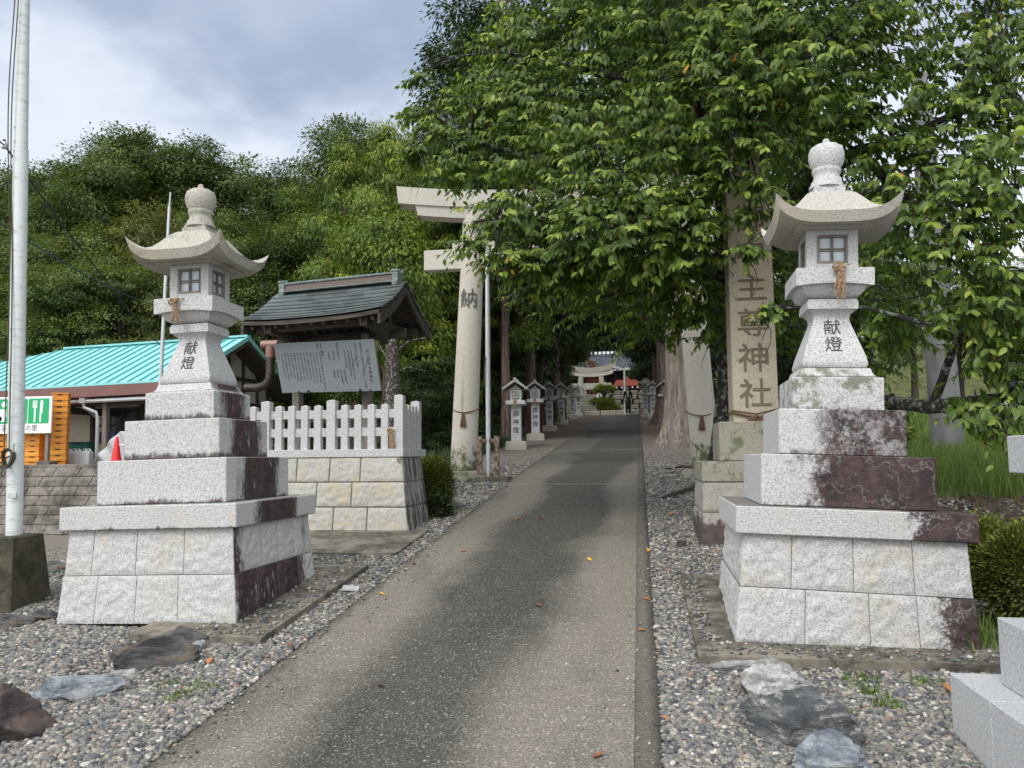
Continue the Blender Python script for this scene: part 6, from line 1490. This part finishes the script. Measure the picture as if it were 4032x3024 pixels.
# grass and weeds
def grass(name, n, fx, hmin, hmax, label, mat=L_grass, seed=5, wdt=1.0):
    rng = np.random.default_rng(seed); P = []
    while len(P) < n:
        x, y = fx(rng)
        P.append((x, y, zg(x, y)))
    P = np.array(P); h = rng.uniform(hmin, hmax, n); D = np.tile([0, 0, 1.0], (n, 1)) + unit(n, rng) * .28; Uv = unit(n, rng); Uv[:, 2] = 0
    S_ = np.stack([h * wdt, h, h], 1); o = scatter_mesh(name, P, D, Uv, S_, np.clip(rng.normal(.45, .25, n), 0, 1), BLADE, BLADE_F, mat); return tag(o, label, 'grass', kind='stuff')
grass('grass', 42000, lambda r: (lambda y: (r.uniform(.38 * y - .8, .62 * y + .5), y))(r.uniform(9.3, 18)), .16, .36, 'tall bright green grass round the utility pole at the right', wdt=.5)
grass('grass', 15000, lambda r: (lambda y: (r.uniform(.30 * y, .62 * y), y))(r.uniform(18, 45)), .2, .5, 'rough grass on the slope beyond the utility pole', L_grass, 6, 1.5)
KX = lambda pts, s_: (lambda r: (lambda c: (c.x + r.normal() * s_, c.y + r.normal() * s_ * .8))(gp(*pts[r.integers(0, len(pts))])))
grass('weeds', 420, KX([(385, 1505), (440, 1490), (375, 1480), (1920, 1530), (1880, 1500), (1800, 1540), (50, 1350), (1860, 1470), (1990, 1480)], .05), .02, .05, 'small green weeds sprouting among the pebbles', L_grass, 8, 6.0)
grass('weeds', 260, KX([(2100, 1400), (2140, 1410)], .10), .08, .25, 'thin grass tufts behind the right concrete pad', L_grass, 9)
grass('ground_cover', 9000, lambda r: (r.uniform(-8.5, -3.6), r.uniform(15, 24)), .12, .35, 'dark undergrowth along the left side of the avenue', L_dark, 10, 2.5)
# dark earth bank with roots behind the shrubs
mb = MB(); xs_ = frange(2.55, 9.5, .08); ys_ = frange(7.6, 9.6, .08); k = len(xs_)
vs = [(x, y, zg(x, y) + .012 * (1 if 7.75 < y < 9.5 else -3) + .05 * mnoise.noise(Vector((x * 3, y * 3, 2))) + .03 * mnoise.noise(Vector((x * 9, y * 9, 5)))) for y in ys_ for x in xs_]
mb.add(vs, [(j * k + i, j * k + i + 1, (j + 1) * k + i + 1, (j + 1) * k + i) for j in range(len(ys_) - 1) for i in range(k - 1)])
struct(mb.build('earth_bank', material('bank_earth', lambda: (mix(ramp01(noise(scl(tex(), 3, 3, 9), 3, 6, .75), .35, .65), (.035, .026, .018), (.13, .09, .065)), noise(tex(), 18, 5, .75), .04), .95), ang=60), 'dark earth bank below the grass on the right')
grass('grass', 9000, lambda r: (r.uniform(2.7, 9.5), 8.75 + abs(r.normal()) * 1.0), .14, .34, 'grass tufts along the top of the earth bank', L_grass, 12, .55)
grass('dry_stalks', 900, lambda r: (r.uniform(2.7, 8.5), r.uniform(7.9, 8.9)), .10, .22, 'dry stalks trailing down the earth bank', material('dry_stalk', (.22, .15, .08), .9), 13, .5)

# ---------------------------------------------------------------- the cherry tree over the right half
ct = thing('cherry_tree', 'big spreading cherry tree whose drooping leafy boughs fill the upper right', 'tree', (0, 0, 0))
TB = at(1552, 900, 9.9); TB.z = zg(TB.x, TB.y) - .1
BL = [(898, 240, 8.5, .16), (890, 330, 8.1, .15), (900, 160, 8.8, .12), (930, 250, 8.4, .26), (905, 330, 8.0, .20), (1000, 300, 8.6, .45), (1060, 210, 8.8, .5), (1010, 525, 7.7, .16), (1085, 548, 7.9, .22), (1080, 90, 9.4, .35), (1130, 560, 8.0, .30), (1150, 640, 8.6, .28), (1420, 470, 7.9, .6), (1470, 470, 8.1, .4), (1010, 215, 8.6, .42), (960, 300, 8.2, .28), (975, 365, 8.0, .26), (1085, 470, 7.8, .32), (1075, 330, 8.6, .6), (1130, 430, 8.2, .6), (1110, 120, 9.2, .6), (1160, 250, 8.8, .8), (1230, 470, 8.0, .65), (1190, 560, 8.6, .45), (1230, 120, 9.0, .9), (1290, 320, 8.2, .85), (1330, 480, 7.8, .7), (1300, 600, 9.2, .5), (1240, 640, 9.8, .42), (1380, 140, 8.6, .9), (1400, 620, 9.4, .55), (1430, 360, 8.4, .85), (1450, 520, 8.2, .65), (1350, 690, 10.2, .35), (1440, 690, 9.8, .38), (1500, 620, 9.2, .5), (1510, 60, 8.0, .85), (1500, 220, 8.0, .75), (1525, 390, 8.6, .28), (1505, 530, 8.9, .28), (1530, 690, 9.4, .35), (1600, 120, 7.4, .6), (1590, 260, 7.4, .4), (1680, 230, 7.4, .55), (1655, 390, 7.5, .2), (1620, 455, 7.7, .15), (1570, 350, 7.7, .3), (1180, 545, 8.3, .38), (1290, 545, 8.6, .42), (1385, 545, 8.7, .42), (1450, 590, 9.0, .35), (1230, 590, 8.7, .3), (1615, 530, 7.7, .14), (1665, 665, 7.6, .09), (1720, 90, 7.4, .7), (1745, 420, 8.4, .42), (1720, 560, 9.2, .5), (1710, 700, 9.6, .45),
      (1830, 140, 7.6, .7), (1810, 300, 8.2, .5), (1930, 70, 7.6, .5), (1920, 240, 7.8, .6), (1960, 380, 7.6, .55), (2060, 140, 7.8, .48), (2030, 460, 7.2, .55), (1960, 560, 8.0, .55), (2060, 300, 7.6, .6), (2160, 50, 7.8, .4), (2160, 230, 7.4, .55), (2150, 420, 7.0, .55), (2120, 550, 7.0, .42), (1940, 690, 8.2, .4), (2090, 660, 7.3, .36), (2180, 650, 7.0, .45), (2150, 770, 7.2, .32), (1925, 880, 8.6, .22), (2090, 880, 7.2, .16), (2150, 900, 6.6, .22), (1880, 770, 8.8, .35), (2230, 350, 6.9, .6), (2240, 800, 7.0, .5), (2260, 120, 7.2, .7), (1610, 30, 7.8, .7), (1330, 20, 8.8, .9), (1180, 20, 9.4, .6), (1500, -60, 8, 1.0), (1800, -60, 7.8, 1.0), (2120, -60, 7.8, .6), (1250, -80, 9, 1.0), (1650, -200, 8, 1.3), (2000, -250, 8, 1.3), (1350, -250, 9, 1.3), (1460, 450, 10.8, .8), (1400, 250, 11, 1.0), (1250, 250, 10.8, .9), (1650, 300, 10.4, .9), (1820, 450, 10.6, .8), (1560, 150, 10.8, 1.0), (1900, 620, 10, .6), (1760, 620, 10.6, .6), (1750, 200, 10.2, .9)]
blobs = [(at(a, b, c), r_) for a, b, c, r_ in BL]
rng = np.random.default_rng(77); tw = []
for (c, r_) in blobs:
    vis = -120 < 0 or True; n_ = int(150 * r_ ** 1.7 * (1.0 if c.z < 7.6 else .5)) + 6
    for k in range(n_):
        d = rng.normal(size=3); d /= np.linalg.norm(d); rad = r_ * (.30 + .70 * rng.random() ** .5)
        tw.append((np.array(c) + d * rad * np.array([1, 1, .85]), d))
P = []; D = []; Uv = []; S_ = []; Tn = []; twm = MB()
TC = np.array([TB.x, TB.y, 4.5])
for (b, d) in tw:
    out = (b - TC); out[2] = 0; out /= (np.linalg.norm(out) + 1e-6)
    dr = out * .55 + d * .55 + rng.normal(size=3) * .3; dr[2] = dr[2] * .4 - .12; dr /= np.linalg.norm(dr); L = rng.uniform(.22, .50); m = rng.integers(8, 15); sd = np.cross(dr, [0, 0, 1.0]); sd /= (np.linalg.norm(sd) + 1e-6)
    tip_bright = rng.random()
    pts = []
    for i in range(5):
        u = i / 4; pts.append(tuple(b + dr * L * (u - .5) + np.array([0, 0, -.20 * L * u * u])))
    if rng.random() < .6: twm.tube(pts, [.0042, .0035, .003, .002, .001], 3)
    for i in range(m):
        u = (i + rng.random()) / m; q = b + dr * L * (u - .5) + np.array([0, 0, -.20 * L * u * u]); s_ = 1 if i % 2 else -1
        dd = dr * .45 + sd * s_ * .55 + rng.normal(size=3) * .22 + np.array([0, 0, -.80 + .45 * (u > .75)]); P.append(q); D.append(dd); Uv.append(np.array([0, 0, .7]) + dr * .6 + rng.normal(size=3) * .35)
        S_.append(rng.uniform(.062, .122) * (1.0 if u < .8 else .8)); Tn.append(min(.96, max(0, .22 + .30 * tip_bright + (.36 if u > .68 and tip_bright > .3 else 0) + rng.normal() * .12)) if rng.random() > .0022 else 1.0)
co = scatter_mesh('leaves', P, np.array(D), np.array(Uv), S_, Tn, LEAF, LEAF_F, L_cherry, ct, smooth=True); twm.build('twigs', bark_cherry, ct)
print('cherry leaves', len(P))
mb = MB(); V3 = Vector
fork = V3((TB.x + .10, TB.y, 3.6))
mb.tube([TB, TB + V3((.02, 0, .35)), TB + V3((.10, 0, .9)), V3((TB.x + .22, TB.y, 2.6)), fork], [.30, .24, .20, .185, .17], 14, wob=.35)
mb.build('trunk', bark_cherry, ct, ang=60)
def limb(pts, r0, r1):
    P_ = [V3(p) for p in pts]; Q = []
    for i in range(len(P_) - 1):
        for k in range(4): u = k / 4; a, b = P_[i], P_[i + 1]; Q.append(a.lerp(b, u) + V3((.03 * mnoise.noise(V3((i + u, 1, a.x))), .03 * mnoise.noise(V3((i + u, 5, a.y))), .04 * mnoise.noise(V3((i + u, 9, a.z))))))
    Q.append(P_[-1]); return Q, [r0 + (r1 - r0) * i / (len(Q) - 1) for i in range(len(Q))]
LB = [([fork, at(1490, 560, 9.4), at(1330, 430, 8.9), at(1180, 350, 8.6), at(1010, 300, 8.3)], .12, .015), ([fork, at(1560, 400, 9.2), at(1500, 200, 8.8), at(1420, 50, 8.6)], .12, .02), ([fork, at(1700, 430, 9.0), at(1850, 330, 8.2), at(1960, 300, 7.8), at(2150, 200, 7.6)], .12, .02),
      ([at(1560, 860, 9.9), at(1730, 845, 9.2), at(1920, 868, 8.6), at(2010, 880, 8.0), at(2212, 862, 7.2), at(2330, 830, 6.9)], .085, .055), ([at(2010, 880, 8.0), at(2060, 760, 7.8), at(2110, 640, 7.5), at(2180, 520, 7.2)], .045, .015), ([at(2212, 862, 7.2), at(2150, 790, 7.1), at(2080, 720, 7.2)], .03, .008), ([at(2010, 880, 8.0), at(2100, 895, 7.3), at(2150, 925, 6.7), at(2180, 940, 6.5)], .025, .010), ([at(1330, 430, 8.9), at(1240, 480, 8.3), at(1120, 470, 8.0), at(1020, 480, 7.8)], .04, .008),
      ([at(1480, 560, 9.4), at(1400, 600, 9.3), at(1320, 640, 9.6), at(1240, 650, 9.8)], .035, .008), ([at(1850, 330, 8.2), at(1960, 430, 7.7), at(2060, 500, 7.2), at(2160, 560, 7.0)], .04, .01), ([at(1500, 200, 8.8), at(1350, 170, 8.7), at(1200, 130, 9.0), at(1080, 110, 9.2)], .045, .008), ([at(1560, 400, 9.2), at(1640, 250, 8.2), at(1750, 120, 7.6), at(1850, 20, 7.5)], .05, .015), ([at(1700, 430, 9.0), at(1830, 560, 9.2), at(1940, 660, 8.6)], .04, .01), ([at(1640, 250, 8.2), at(1580, 130, 7.7), at(1540, 20, 7.6)], .03, .01), ([at(1330, 430, 8.9), at(1290, 300, 8.5), at(1240, 180, 8.8)], .035, .008)]
for pts, a, b in LB:
    q, rs = limb(pts, a, b); MB().tube(q, rs, 8, wob=.2).build('limb', bark_cherry, ct, ang=60)
rr = random.Random(4); mb = MB(); allp = [(V3(p), a) for pts, a, b in LB for p in limb(pts, a, b)[0]]
for (c, r_) in blobs:                       # finer branches reach into every leaf mass
    s = min(allp, key=lambda q: (q[0] - c).length)[0]; m = s.lerp(c, .5) + V3((rr.uniform(-.1, .1), rr.uniform(-.1, .1), .12)); mb.tube([s, m, c], [.022, .014, .006], 5)
    for k in range(3): e = c + V3((rr.gauss(0, r_ * .5), rr.gauss(0, r_ * .5), rr.gauss(0, r_ * .4))); mb.tube([m, m.lerp(e, .5) + V3((0, 0, .05)), e], [.010, .007, .003], 4)
for k in range(40):                         # bare hanging twigs
    c, r_ = rr.choice(blobs[:60]); s = c + V3((rr.gauss(0, r_ * .5), rr.gauss(0, r_ * .5), -r_ * .3)); mb.tube([s + V3((.05 * math.sin(u * 5 + k), 0, -.5 * u)) for u in (0, .2, .4, .6, .8, 1)], [.005, .0045, .004, .0035, .003, .002], 4)
mb.v += []; bo = mb.build('branchlets', bark_cherry, ct, ang=60); bo['kind'] = 'stuff'
# lichen-covered small trunk between the torii and the name pillar is part of the cherry
